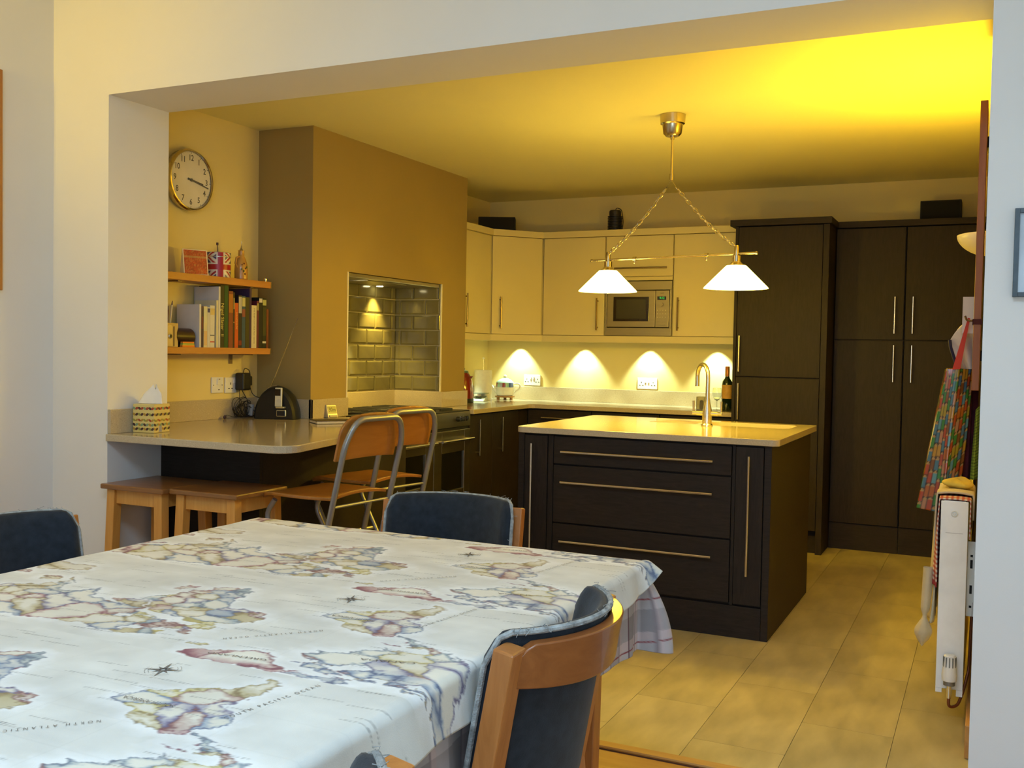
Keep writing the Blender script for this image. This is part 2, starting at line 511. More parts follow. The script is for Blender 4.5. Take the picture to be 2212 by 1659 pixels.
pw = thing('breakfast_bar_worktop', 'speckled beige stone worktop of the breakfast bar running from the pillar to the range cooker', 'worktop', (.3, .6, .88))
E_ = .0006
B().prism(rounded([(XW + E_, TJ + E_), (E_, TJ + E_), (E_, -.012), (1.0, -.012), (.875, .57), (.66, 1.28), (.42, 1.565), (XCH + E_, 1.565), (XCH + E_, YC0 - E_), (XW + E_, YC0 - E_)], [0, 0, 0, .085, .2, .3, .05, 0, 0, 0]), .878, CT).build('slab', quartz, pw, bevel=.004)
u = B()
u.box(E_, .018, 0, TJ, CT, 1.017)
u.box(XW + E_, XW + .018, TJ + E_, YC0 - .019, CT, 1.017)
u.box(XW + E_, XCH + .018, YC0 - .018, YC0 - E_, CT, 1.017)
u.box(XCH + E_, XCH + .018, YC0 - .018, N0 - .002, CT, 1.017)
u.build('upstand', quartz, pw, bevel=.002)

nu = B()
nu.box(XW + .0006, XW + .016, N0 + .001, N1 - .017, CT, 1.016)
nu.box(XW + .0006, XCH + .018, N1 - .017, N1 - .0006, CT, 1.016)
nu.box(XCH + .0006, XCH + .018, N1, YC1 + .018, CT, 1.016)
tag(nu.build('niche_upstand', quartz, bevel=.002), 'low speckled stone splash strip under the olive tiles behind the range cooker', 'splashback')

bw = thing('corner_worktop', 'speckled beige stone worktop turning the corner under the spot-lit back wall', 'worktop', (.6, 3.9, .88))
B().prism(rounded([(XW + E_, YC1 + .02), (XCH + .02, YC1 + .02), (XCH + .02, 2.692), (.408, 2.692), (.408, 3.60), (1.918, 3.60), (1.918, YB - E_), (XW + E_, YB - E_)], [0, 0, 0, 0, .05, 0, 0, 0]), .878, CT).build('slab', quartz, bw, bevel=.004)
u = B()
u.box(XW + E_, XW + .018, YC1 + .02, YB - .019, CT, 1.017); u.box(XW + E_, 1.918, YB - .018, YB - E_, CT, 1.017)
u.build('upstand', quartz, bw, bevel=.002)

# ------------------------------------------------------------------ cabinets
def bar_handle(parent, p0, p1, out, r=.0055, stand=.028, mat=None):
    """a round bar handle with two posts; out = unit vector away from the door"""
    p0, p1, out = Vector(p0), Vector(p1), Vector(out)
    d = (p1 - p0)
    q = B()
    q.tube([p0 + out * stand, p1 + out * stand], r, 10)
    for t in (.09, .91):
        c = p0 + d * t
        q.cyl(c, c + out * stand, r * .8, 8)
    return q.build('handle', mat or satin, parent, smooth='auto', label='slim satin metal bar handle')

def door(parent, x0, x1, y, z0, z1, mat, name='door', th=.019):
    return B().box(x0, x1, y, y + th, z0, z1).build(name, mat, parent, bevel=.002)

# breakfast bar base: panel facing the dining room, end panel and plinth
bb = thing('peninsula_cabinet', 'dark wood panelled cabinet base tucked under the breakfast bar behind the stools', 'cabinet', (.3, .8, 0))
B().box(.002, .565, .335, 1.30, .12, .877).box(.135, .565, 1.30, 1.55, .12, .877).build('body', dark, bb)
B().box(.002, .585, .315, .334, .0, .877).build('back_panel', dark, bb, bevel=.0015)
B().box(.566, .585, .335, 1.55, .0, .877).build('end_panel', dark, bb, bevel=.0015)

# left run between range and corner
lb = thing('corner_base_cabinet', 'dark wood base cabinets with two tall bar handles right of the range cooker', 'cabinet', (.05, 3.1, 0))
B().box(XW + .01, .349, YC1 + .03, 3.60, .15, .877).box(XCH + .02, .349, 2.70, YC1 + .03, .15, .877).build('body', dark_v, lb)
B().box(.29, .31, 2.70, 3.66, 0, .149).build('plinth', dark, lb)
for y0, y1, hy in ((2.70, 3.048, 2.82), (3.053, 3.47, 3.172)):
    d = B().box(.35, .37, y0, y1, .155, .87).build('door', dark_v, lb, bevel=.002)
    bar_handle(d, (.37, hy, .59), (.37, hy, .835), (1, 0, 0), stand=.022)
B().box(.35, .368, 3.475, 3.63, .155, .87).build('corner_post', dark_v, lb)
labels = ['dark base cabinet under the back worktop nearest the corner', 'dark base cabinet in the middle under the back worktop', 'dark base cabinet under the back worktop beside the tall fridge housing']
for k, (x0, x1) in enumerate(((.372, .88), (.882, 1.395), (1.397, 1.915))):
    c = thing('base_cabinet', labels[k], 'cabinet', ((x0 + x1) / 2, 3.9, 0), 'base cabinets under the back worktop')
    B().box(x0, x1, 3.655, YB - .01, .15, .877).build('body', dark, c)
    B().box(x0, x1, 3.70, 3.72, 0, .149).build('plinth', dark, c)
    d = door(c, x0 + .002, x1 - .002, 3.634, .155, .87, dark)
    bar_handle(d, (x0 + .12, 3.634, .81), (x1 - .12, 3.634, .81), (0, -1, 0), stand=.025)

# wall cabinets
UZ0, UZ1, UF = 1.43, 2.165, 3.87
def wall_cab(name, label, x0, x1, handle):
    c = thing(name, label, 'cabinet', ((x0 + x1) / 2, 4.0, UZ0), 'cream wall cabinets')
    B().box(x0, x1, UF + .02, YB - .001, UZ0, UZ1).build('body', creamedge, c)
    if handle != 'micro':
        d = door(c, x0 + .0025, x1 - .0025, UF, UZ0, UZ1, cream)
        bar_handle(d, (handle, UF, 1.47), (handle, UF, 1.71), (0, -1, 0), .006, .03, M('bronze_handle', (.22, .16, .09), .3, 1.0))
    return c
bronze = M('bronze_handle', (.22, .16, .09), .3, 1.0)
wall_cab('wall_cabinet', 'cream wall cabinet left of the microwave, handle at its right edge', .375, .878, .826)
wall_cab('wall_cabinet', 'cream wall cabinet between the microwave and the tall dark fridge housing', 1.405, 1.912, 1.447)
mc = thing('microwave_cabinet', 'cream wall cabinet housing the microwave, with a lift-up door above it', 'cabinet', (1.14, 4.0, UZ0), 'cream wall cabinets')
b = B(); b.box(.882, .886, UF + .02, YB - .001, UZ0, UZ1); b.box(1.396, 1.401, UF + .02, YB - .001, UZ0, UZ1); b.box(.886, 1.396, UF + .02, YB - .001, 1.838, UZ1)
b.build('body', creamedge, mc)
d = door(mc, .884, 1.399, UF, 1.868, UZ1, cream, 'lift_door')
bar_handle(d, (.96, UF, 1.928), (1.362, UF, 1.928), (0, -1, 0), .006, .03, bronze)
door(mc, .884, 1.399, UF, 1.838, 1.864, cream, 'filler')
# corner and left cabinets
cc = thing('corner_wall_cabinet', 'cream corner wall cabinet with a diagonal door beside the chimney breast', 'cabinet', (0, 3.9, UZ0), 'cream wall cabinets')
cx0, cy0, cx1, cy1 = .087, 3.545, .37, UF
dd = Vector((cx1 - cx0, cy1 - cy0, 0)); dl = dd.length; dd.normalize(); dn = Vector((dd.y, -dd.x, 0))
B().prism([(XW + .001, cy0), (cx0 - .02, cy0), (cx1 - .002, UF + .02), (cx1 - .002, YB - .001), (XW + .001, YB - .001)], UZ0, UZ1).build('body', creamedge, cc)
dc = B().obox(Vector((cx0, cy0, (UZ0 + UZ1) / 2)) + dd * dl / 2 - dn * .006, (dl - .022, .019, UZ1 - UZ0), dd).build('door', cream, cc, bevel=.002)
hp = Vector((cx0, cy0, 0)) + dd * .075 + dn * .004
bar_handle(dc, hp + Vector((0, 0, 1.47)), hp + Vector((0, 0, 1.71)), dn, .006, .028, bronze)
lc = thing('wall_cabinet', 'narrow cream wall cabinet half hidden behind the chimney breast', 'cabinet', (-.05, 3.32, UZ0), 'cream wall cabinets')
B().box(XW + .001, .067, YC1 + .002, 3.54, UZ0, UZ1).build('body', creamedge, lc)
d = B().box(.068, .087, YC1 + .004, 3.54, UZ0, UZ1).build('door', cream, lc, bevel=.002)
bar_handle(d, (.087, 3.125, 1.47), (.087, 3.125, 1.71), (1, 0, 0), .006, .03, bronze)
def run(z0, z1, off, name, label, cat):
    """a continuous strip along the tops or bottoms of the wall cabinets"""
    pts = [(.087 + off, YC1 + .003), (.087 + off, 3.545 - off * .4), (.37 + off * .4, UF - off), (1.913, UF - off)]
    inn = [(1.913, UF + .02 - off * 0), (.36, UF + .02), (.067, 3.555), (.067, YC1 + .003)]
    return tag(B().prism(pts + inn, z0, z1).build(name, cream, bevel=.002), label, cat)
run(2.168, 2.215, .022, 'cabinet_cornice', 'cream cornice strip along the tops of the wall cabinets', 'cornice')
run(1.378, 1.427, .004, 'light_pelmet', 'cream pelmet strip hiding the spotlights under the wall cabinets', 'pelmet')
tag(B().prism([(XW + .001, YC1 + .003), (.066, YC1 + .003), (.066, 3.556), (.359, UF + .021), (1.913, UF + .021), (1.913, YB - .001), (XW + .001, YB - .001)], 1.415, 1.429).build('cabinet_underside', creamedge), 'thin cream underside board above the lit back worktop', 'board')
# ------------------------------------------------------------------ tall units
fh = thing('fridge_housing', 'tall dark wood fridge housing with two stacked doors beside the lit worktop', 'cabinet', (2.22, 3.9, 0))
B().box(1.942, 2.49, 3.587, YB - .001, .15, 2.165).build('body', dark_v, fh)
B().box(1.92, 1.940, 3.566, YB - .001, 0, 2.165).build('side_panel', dark_v, fh, bevel=.0015)
B().box(2.493, 2.531, 3.565, YB - .001, 0, 2.165).build('side_panel', dark_v, fh, bevel=.0015)
B().box(1.942, 2.491, 3.62, 3.64, 0, .149).build('plinth', dark, fh)
B().box(1.886, 2.546, 3.545, YB - .001, 2.168, 2.21).build('cornice', dark, fh, bevel=.002)
for z0, z1, h0, h1 in ((.155, 1.153, .869, 1.114), (1.161, 2.162, 1.192, 1.434)):
    d = door(fh, 1.943, 2.490, 3.566, z0, z1, dark_v)
    bar_handle(d, (1.967, 3.566, h0), (1.967, 3.566, h1), (0, -1, 0))
tu = [('left', 2.534, 2.975, 2.918, 'tall dark larder cabinet next to the fridge housing, handles on its right'),
      ('right', 2.979, 3.43, 3.029, 'tall dark larder cabinet in the far right corner behind the hanging aprons')]
for k, x0, x1, hx, lab in tu:
    c = thing('larder_cabinet', lab, 'cabinet', ((x0 + x1) / 2, 4.0, 0), 'tall larder cabinets')
    B().box(x0, x1, 3.882, YB - .001, .18, 2.165).build('body', dark_v, c)
    B().box(x0, x1, 3.876, 3.895, 0, .178).build('plinth', dark, c)
    for z0, z1, h0, h1 in ((.182, 1.414, 1.143, 1.386), (1.422, 2.162, 1.463, 1.705)):
        d = door(c, x0 + .003, x1 - .003, 3.86, z0, z1, dark_v)
        bar_handle(d, (hx, 3.86, h0), (hx, 3.86, h1), (0, -1, 0))
tag(B().box(2.548, 3.45, 3.842, YB - .001, 2.168, 2.209).build('larder_cornice', dark, bevel=.002), 'dark cornice strip on top of the two tall larder cabinets', 'cornice')

# ------------------------------------------------------------------ island
IZ = .9266
isl = thing('kitchen_island', 'dark wood kitchen island with three wide drawers and long bar handles', 'kitchen island', (2.0, 1.95, 0))
IY = 1.385
B().box(1.385, 2.585, IY + .02, 2.44, .0, .70).box(1.385, 2.04, IY + .02, 2.44, .70, IZ - .032).box(2.04, 2.585, IY + .02, 1.97, .70, IZ - .032).box(2.04, 2.585, 2.42, 2.44, .70, IZ - .032).build('body', dark, isl)
B().box(2.586, 2.618, IY - .001, 2.46, 0, IZ - .031).build('end_panel', dark, isl, bevel=.0015)
B().box(1.352, 1.384, IY - .001, 2.46, 0, IZ - .031).build('end_panel', dark, isl, bevel=.0015)
B().box(1.385, 2.585, IY - .0005, IY + .019, 0, .148).build('plinth', dark, isl, bevel=.0015)
for x0, x1, hx in ((1.388, 1.512, 1.436), (2.456, 2.582, 2.5205)):
    d = door(isl, x0, x1, IY - .004, .158, .886, dark_v)
    bar_handle(d, (hx, IY - .004, .297), (hx, IY - .004, .846), (0, -1, 0), .006, .03)
B().box(1.515, 1.543, IY, IY + .019, .15, .89).build('upright', dark_v, isl, bevel=.0015)
B().box(2.439, 2.454, IY, IY + .019, .15, .89).build('upright', dark_v, isl, bevel=.0015)
for z0, z1, hz in ((.750, .886, .812), (.458, .742, .661), (.160, .450, .368)):
    d = door(isl, 1.547, 2.436, IY - .004, z0, z1, dark, 'drawer')
    bar_handle(d, (1.596, IY - .004, hz), (2.356, IY - .004, hz), (0, -1, 0), .006, .03)

# island worktop with sink cut-out and drainer grooves
iw = thing('island_worktop', 'speckled beige stone island worktop with the sink let into it', 'worktop', (2.0, 1.9, IZ - .03))
X0, X1, Y0, Y1 = 1.347, 2.652, 1.356, 2.474
SX0, SX1, SY0, SY1 = 2.09, 2.565, 2.085, 2.375
def ring_slab(outer, inner, z0, z1):
    """slab with a hole: both outlines have the same number of points"""
    n = len(outer); q = B()
    vs = [(x, y, z) for z in (z0, z1) for x, y in outer] + [(x, y, z) for z in (z0, z1) for x, y in inner]
    fs = []
    for i in range(n):
        j = (i + 1) % n
        fs += [(i, j, n + j, n + i), (2 * n + j, 2 * n + i, 3 * n + i, 3 * n + j), (n + i, n + j, 3 * n + j, 3 * n + i), (j, i, 2 * n + i, 2 * n + j)]
    return q.add(vs, fs)
def rrect(x0, x1, y0, y1, r, seg=6):
    return rounded([(x0, y0), (x1, y0), (x1, y1), (x0, y1)], [r] * 4, seg)
ring_slab(rrect(X0, X1, Y0, Y1, .035), rrect(SX0, SX1, SY0, SY1, .05), IZ - .03, IZ).build('slab', quartz, iw, bevel=.003)
g = B()
for k in range(6):
    g.box(1.80 + .012 * k, 2.06, 2.14 + k * .036, 2.146 + k * .036, IZ - .0005, IZ + .0012)
g.build('drainer_groove', M('groove_shade', (.40, .33, .24), .2), iw, label='fine drainer grooves beside the sink')
sk = thing('kitchen_sink', 'cream undermounted sink set into the island worktop', 'sink', (2.33, 2.23, IZ - .19))
inn = rrect(SX0 - .004, SX1 + .004, SY0 - .004, SY1 + .004, .05); low = rrect(SX0 + .012, SX1 - .012, SY0 + .012, SY1 - .012, .06)
q = B(); n = len(inn)
q.add([(x, y, IZ - .031) for x, y in inn] + [(x, y, IZ - .17) for x, y in low], [(i, (i + 1) % n, n + (i + 1) % n, n + i) for i in range(n)] + [tuple(range(n, 2 * n))])
q.build('bowl', M('cream_composite', (.72, .64, .47), .25), sk, smooth='auto', solid=.006)
B().cyl((2.33, 2.23, IZ - .168), (2.33, 2.23, IZ - .163), .04, 20).build('drain', steel, sk, smooth='auto')

tp = thing('kitchen_tap', 'satin metal swan-neck mixer tap with two lever handles on the island', 'tap', (2.15, 2.03, IZ))
bx, by = 2.15, 2.03
B().lathe([(.03, 0), (.03, .006), (.0255, .012), (.0265, .06), (.024, .085), (.0145, .125), (.013, .14)], (bx, by, IZ)).build('body', satin, tp, smooth='auto')
arc = [(bx, by, IZ + .13), (bx, by, IZ + .245)]
for k in range(1, 13):
    a = PI * k / 12
    arc.append((bx - (1 - math.cos(a)) * .042, by + (1 - math.cos(a)) * .050, IZ + .258 + math.sin(a) * .066))
arc.append((bx - .084, by + .100, IZ + .205))
B().tube(arc, .0115, 14).build('spout', satin, tp, smooth='auto')
for s in (-1, 1):
    h = B().tube([(bx + s * .018, by, IZ + .066), (bx + s * .058, by, IZ + .066)], [.013, .011], 12).tube([(bx + s * .058, by, IZ + .066), (bx + s * .079, by, IZ + .066)], .008, 12)
    a = h.build('valve', satin, tp, smooth='auto')
    B().tube([(bx + s * .073, by, IZ + .066), (bx + s * .075, by, IZ + .131)], [.0052, .0062], 10).build('lever', satin, a, smooth='auto')

# ------------------------------------------------------------------ range cooker
rc = thing('range_cooker', 'stainless steel range cooker in front of the olive tiled niche', 'cooker', (.2, 2.12, 0))
RX, R0, R1 = .388, 1.572, 2.682
st2 = M('range_steel', (.47, .445, .39), .30, 1.0, noise=50, var=.05, stretch=(1, .1, 1), rvar=.05)
b = B(); b.box(XCH + .005, RX - .02, R0, R1, .12, .895); b.box(XW + .03, XCH + .004, N0 + .02, R1, .12, .895); b.build('body', st2, rc, bevel=.002)
B().box(XCH + .005, RX - .04, R0 + .02, R1 - .02, 0, .118).build('plinth', black, rc)
b = B(); b.box(XW + .03, XCH + .004, N0 + .02, R1 - .005, .896, .908); b.box(XCH + .004, RX - .005, R0 + .1, R1 - .005, .896, .908); b.build('hob_top', black, rc)
gx = B()
for y0 in (1.72, 1.94, 2.16, 2.38):
    for k in range(4): gx.box(XW + .07, .33, y0 + .05 * k, y0 + .05 * k + .008, .917, .924)
    for x in (XW + .07, .06, .322): gx.box(x, x + .008, y0, y0 + .16, .909, .924)
gx.build('pan_supports', M('cast_iron', (.015, .014, .013), .55), rc, bevel=.001)
for k, (x, y) in enumerate(((-.08, 1.80), (.2, 1.80), (.06, 2.12), (-.08, 2.46), (.2, 2.46))):
    B().lathe([(.045, .909), (.045, .918), (.03, .922), (.0, .922)], (x, y, 0), seg=20).build('burner', M('burner_alloy', (.3, .28, .25), .4, 1.0), rc, smooth='auto')
B().box(RX - .02, RX, R0, R1, .805, .90).build('control_panel', st2, rc, bevel=.003)
for k in range(12):
    y = (1.66 + .075 * k) if k < 8 else (2.50 + .032 * (k - 8))
    kn = B().lathe([(.017, 0), (.017, .012), (.0135, .026), (0, .026)], (RX, y, .856), (1, 0, 0), 14).build('knob', black, rc, smooth='auto')
    B().box(RX + .02, RX + .029, y - .0018, y + .0018, .856, .873).build('pointer', chrome, kn)
B().box(RX - .019, RX - .012, R0 + .01, R1 - .01, .787, .804).build('vent_gap', blackmatt, rc)
def oven_door(y0, y1, z0, z1, win):
    d = B()
    m = .006
    if win:
        wy0, wy1, wz0, wz1 = win
        d.box(RX - .02, RX + .002, y0, wy0, z0, z1).box(RX - .02, RX + .002, wy1, y1, z0, z1).box(RX - .02, RX + .002, wy0, wy1, z0, wz0).box(RX - .02, RX + .002, wy0, wy1, wz1, z1)
    else: d.box(RX - .02, RX + .002, y0, y1, z0, z1)
    d = d.build('oven_door', st2, rc, bevel=.002)
    if win: B().box(RX - .016, RX - .008, wy0 - .002, wy1 + .002, wz0 - .002, wz1 + .002).build('oven_window', glass_dark, d)
    h = B().tube([(RX + .045, y0 + .03, z1 - .06), (RX + .045, y1 - .03, z1 - .06)], .009, 12)
    for y in (y0 + .06, y1 - .06): h.cyl((RX, y, z1 - .06), (RX + .045, y, z1 - .06), .007, 10)
    h.build('handle', chrome, d, smooth='auto')
oven_door(R0 + .004, 2.195, .40, .785, (R0 + .10, 2.10, .46, .66))
oven_door(2.203, R1 - .004, .30, .785, (2.30, 2.60, .40, .645))
oven_door(R0 + .004, 2.195, .13, .392, None)
B().box(RX - .02, RX, 2.203, R1 - .004, .13, .292).build('lower_panel', st2, rc, bevel=.002)

# extractor hood up in the niche
hd = thing('extractor_hood', 'steel extractor hood plate with two small lamps in the top of the tiled niche', 'extractor hood', (0, 2.2, 1.70))
B().box(XW + .012, XCH - .014, N0 + .012, N1 - .016, 1.722, 1.747).build('plate', st2, hd, bevel=.003)
B().box(XW + .06, XCH - .06, 1.95, 2.40, 1.717, 1.7215).build('filter', M('filter_mesh', (.30, .28, .24), .45, 1.0, noise=300, var=.3), hd)
lens_on = M('spot_lens_warm', (1, .9, .7), .3, emit=(1, .86, .45), estr=25)
for y in (2.47,):
    B().cyl((-.20, y, 1.7165), (-.20, y, 1.7215), .022, 20).build('spot_lens', lens_on, hd, smooth='auto')
    light('hood_spot', 'SPOT', (-.192, y, 1.712), (1, .72, .16), P_HOOD * 3, hd, spot_size=1.45, spot_blend=.8, shadow_soft_size=.02, dir=(-.02, 0, -1))
B().cyl((-.06, 1.85, 1.7165), (-.06, 1.85, 1.7215), .026, 20).build('spot_lens', lens_on, hd, smooth='auto')
light('hood_spot', 'SPOT', (-.06, 1.85, 1.712), (1, .70, .14), P_HOOD * 4, hd, spot_size=1.75, spot_blend=.5, shadow_soft_size=.012, dir=(0, 0, -1))

# ------------------------------------------------------------------ microwave
mw = thing('microwave', 'built-in steel microwave with green clock display between the cream cabinets', 'microwave', (1.14, 3.9, UZ0))
MX0, MX1, MZ0, MZ1 = .887, 1.395, 1.431, 1.832
mst = M('microwave_steel', (.33, .28, .17), .36, 1.0, noise=50, var=.05, stretch=(.1, 1, 1))
b = B(); b.box(MX0, MX1, 3.868, 3.89, MZ0, 1.489).box(MX0, MX1, 3.868, 3.89, 1.768, MZ1).box(MX0, .897, 3.868, 3.89, 1.489, 1.768).box(1.381, MX1, 3.868, 3.89, 1.489, 1.768)
b.build('frame', mst, mw, bevel=.001)
B().box(MX0 + .006, MX1 - .006, 3.885, 4.15, MZ0 + .006, MZ1 - .006).build('body', blackmatt, mw)
d = B().box(.902, 1.273, 3.864, 3.884, 1.494, 1.763).build('door', mst, mw, bevel=.002)
B().box(.951, 1.226, 3.862, 3.8655, 1.537, 1.717).build('window_rim', M('brown_glass_rim', (.018, .010, .006), .15), d, bevel=.004)
B().box(.975, 1.203, 3.8605, 3.8625, 1.556, 1.698).build('window_mesh', M('window_mesh_dark', (.035, .03, .012), .25), d)
cp = B().box(1.276, 1.377, 3.864, 3.884, 1.494, 1.763).build('control_panel', mst, mw, bevel=.002)
dsp = B().box(1.290, 1.356, 3.8615, 3.8645, 1.694, 1.719).build('display', M('display_black', (.012, .008, .005), .12), cp)
text(B(), '9:12', (1.325, 3.8608, 1.7065), (1, 0, 0), (0, 0, 1), .022).build('digits', M('green_led', (.02, .3, .05), .5, emit=(.05, .85, .12), estr=.9), cp)
text(B(), 'NEFF', (1.325, 3.8630, 1.742), (1, 0, 0), (0, 0, 1), .013).build('brand_lettering', M('print_dark', (.10, .075, .03), .5), cp)
B().cyl((1.323, 3.864, 1.660), (1.323, 3.850, 1.660), .0135, 20).build('dial', mst, cp, smooth='auto')
for j in range(3):
    for i in range(4):
        B().cyl((1.293 + .02 * i, 3.864, 1.618 - .025 * j), (1.293 + .02 * i, 3.8615, 1.618 - .025 * j), .0042, 8).build('button', M('button_pale', (.62, .55, .38), .4), cp)
B().box(1.291, 1.357, 3.860, 3.864, 1.510, 1.535).build('door_release', mst, cp, bevel=.001)

# ------------------------------------------------------------------ spotlights under the wall cabinets
cool_lens = M('spot_lens_cool', (1, 1, 1), .3, emit=(.9, 1.0, .95), estr=18)
nm = ['leftmost recessed spotlight under the cream cabinets beside the chimney breast', 'recessed spotlight above the teapot under the cream corner cabinet', 'recessed spotlight under the cream cabinet left of the microwave',
      'recessed spotlight directly under the microwave', 'rightmost recessed spotlight above the wine bottle']
for k, (x, y) in enumerate(((XW + .09, 3.50), (.04, YB - .085), (.604, YB - .085), (1.137, YB - .085), (1.66, YB - .085))):
    s = thing('under_cabinet_spotlight', nm[k], 'spotlight', (x, y, 1.404), 'spotlights under the wall cabinets')
    B().lathe([(.024, 1.405), (.033, 1.405), (.033, 1.4145), (.024, 1.4145)], (x, y, 0), seg=24).build('ring', satin, s, smooth='auto')
    B().cyl((x, y, 1.408), (x, y, 1.4145), .0235, 20).build('lens', cool_lens, s)
    light('spot_beam', 'SPOT', (x, y, 1.402), (.80, 1.0, .70), P_SPOT * 2.6, s, spot_size=1.42, spot_blend=.5, shadow_soft_size=.018, dir=(0, .12, -1) if k else (-.12, 0, -1))

# ------------------------------------------------------------------ pendant lamp
pl = thing('pendant_lamp', 'brass two-light bar pendant on chains above the island', 'pendant lamp', (2.0, 1.78, 1.63))
PA, PB_ = Vector((1.64, 1.855, 0)), Vector((2.36, 1.705, 0))
pc = (PA + PB_) / 2
pd = (PB_ - PA).normalized()
brass = M('antique_brass', (.55, .46, .30), .24, 1.0, noise=30, var=.08)
cx, cy = pc.x, pc.y
B().lathe([(.066, 2.5195), (.062, 2.475), (.053, 2.47), (.046, 2.425), (.034, 2.412), (0, 2.412)], (cx, cy, 0), seg=32).build('ceiling_rose', brass, pl, smooth='auto')
b = B().tube([(cx, cy, 2.413), (cx, cy, 2.20)], .0062, 12); b.cyl((cx, cy, 2.222), (cx, cy, 2.19), .010, 12); b.cyl((cx, cy, 2.413), (cx, cy, 2.398), .011, 12)
b.build('stem', brass, pl, smooth='auto')
tri = [Vector((cx, cy, 2.192)), Vector((cx, cy, 2.152)) - pd * .03, Vector((cx, cy, 2.152)) + pd * .03]
B().tube(tri, .0022, 8, closed=True).build('hanger', brass, pl, smooth='auto')
def link(c, ax, up, L=.034, w=.017, r=.0019):
    pts = []
    for k in range(14):
        a = 2 * PI * k / 14
        pts.append(c + ax * math.cos(a) * L / 2 + up * math.sin(a) * w / 2)
    return B().tube(pts, r, 6, closed=True)
ZBAR = 1.800
for e, sgn in ((PA, -1), (PB_, 1)):
    top = Vector((cx, cy, 2.150)) + pd * sgn * .03
    bot = Vector((e.x, e.y, ZBAR + .03))
    nl = 17
    ch = B()
    for k in range(nl):
        t = (k + .5) / nl
        p = top.lerp(bot, t); p.z -= .022 * math.sin(PI * t)
        ax = (bot - top).normalized()
        sd = ax.cross(Vector((0, 1, 0) if k % 2 else (1, .3, .4))).normalized()
        q = link(p, ax, sd, L=(bot - top).length / nl * 1.32); ch.add(q.v, q.f)
    ch.build('chain', brass, pl, smooth='auto')
    wire = []
    for k in range(25):
        t = k / 24; p = top.lerp(bot, t); p.z -= .022 * math.sin(PI * t) - .006 * math.sin(t * 40)
        p += Vector((0, .005 * math.sin(t * 33), 0)); wire.append(p)
    B().tube(wire, .0013, 6).build('flex', M('clear_flex', (.55, .48, .25), .3), pl, smooth='auto')
b = B().tube([PA - pd * .105 + Vector((0, 0, ZBAR)), PB_ + pd * .105 + Vector((0, 0, ZBAR))], .0058, 12)
for p in (PA - pd * .105, PB_ + pd * .105): b.cyl(p + Vector((0, 0, ZBAR)) - pd * .004, p + Vector((0, 0, ZBAR)) + pd * .004, .0078, 12)
bar = b.build('bar', brass, pl, smooth='auto')
for t in (.22, .78):
    p = PA.lerp(PB_, t) + Vector((0, 0, ZBAR))
    c = B().cyl(p - pd * .009, p + pd * .009, .010, 12); c.cyl(p, p - Vector((0, 0, .02)), .003, 8); c.ball(p - Vector((0, 0, .022)), .005, 8, 6)
    c.build('thumb_screw', brass, bar, smooth='auto')
shade_mat = M('opal_glass_lit', (.9, .85, .7), .3, emit=(1.0, .72, .12), estr=18.0)
bulb_mat = M('bulb_lit', (1, .9, .6), .3, emit=(1.0, .82, .36), estr=40)
for e in (PA, PB_):
    o = (e.x, e.y, 0)
    B().lathe([(.008, 1.842), (.011, 1.835), (.011, 1.792), (.021, 1.790), (.021, 1.762), (.030, 1.752), (.048, 1.744), (.048, 1.742)], o, seg=28, cap=False).build('lamp_holder', brass, pl, smooth='auto')
    sh = B().lathe([(.047, 1.742), (.052, 1.738), (.154, 1.635), (.1555, 1.631), (.152, 1.632), (.051, 1.734)], o, seg=48, cap=False)
    sh.build('shade', shade_mat, pl, smooth='auto', label='lit white opal glass cone shade')
    B().ball((e.x, e.y, 1.652), .030, 18, 12).build('bulb', bulb_mat, pl, smooth='auto')
    light('bulb_light', 'POINT', (e.x, e.y, 1.612), LAMP, P_BULB, pl, shadow_soft_size=.04)

# ------------------------------------------------------------------ wall uplighter on the right wall
ul = thing('wall_uplighter', 'cream half-bowl wall uplighter on the right wall behind the wooden board', 'wall light', (3.43, 1.42, 1.74))
uy = 1.42
def bowl(a, t):
    r = .118 * math.cos(t * PI / 2) ** .55 if t < 1 else 0.0001
    ph = PI / 2 + PI * a
    return (WO - .001 + math.cos(ph) * max(r, .001) * 1.0, uy + math.sin(ph) * max(r, .001) * 1.35, 1.822 - .085 * t)
B().grid(bowl, 25, 10).build('bowl', M('cream_ceramic', (.80, .74, .60), .35), ul, smooth=True, solid=.005)
B().box(WO - .012, WO - .0005, uy - .05, uy + .05, 1.75, 1.815).build('back_plate', white_plastic, ul)
B().ball((WO - .05, uy, 1.795), .016, 12, 8).build('bulb', bulb_mat, ul, smooth='auto')
light('uplighter_light', 'SPOT', (WO - .055, uy, 1.80), LAMP, P_UP * 3.2, ul, spot_size=2.7, spot_blend=.6, shadow_soft_size=.05, dir=(-.12, 0, 1))
# dining room wall light, on the left wall just above the picture
dl_ = thing('dining_wall_light', 'warm half-bowl wall light high on the left dining room wall', 'wall light', (-.3, -1.3, 2.25))
def bowl2(a, t):
    r = .118 * math.cos(t * PI / 2) ** .55 if t < 1 else 0.0001
    ph = -PI / 2 + PI * a
    return (-.339 + math.cos(ph) * max(r, .001), -1.3 + math.sin(ph) * max(r, .001) * 1.35, 2.36 - .085 * t)
B().grid(bowl2, 25, 10).build('bowl', M('cream_ceramic', (.80, .74, .60), .35), dl_, smooth=True, solid=.005)
B().ball((-.29, -1.3, 2.33), .016, 12, 8).build('bulb', bulb_mat, dl_, smooth='auto')
light('dining_light', 'POINT', (-.23, -1.3, 2.42), WARM, P_DINE, dl_, shadow_soft_size=.06)
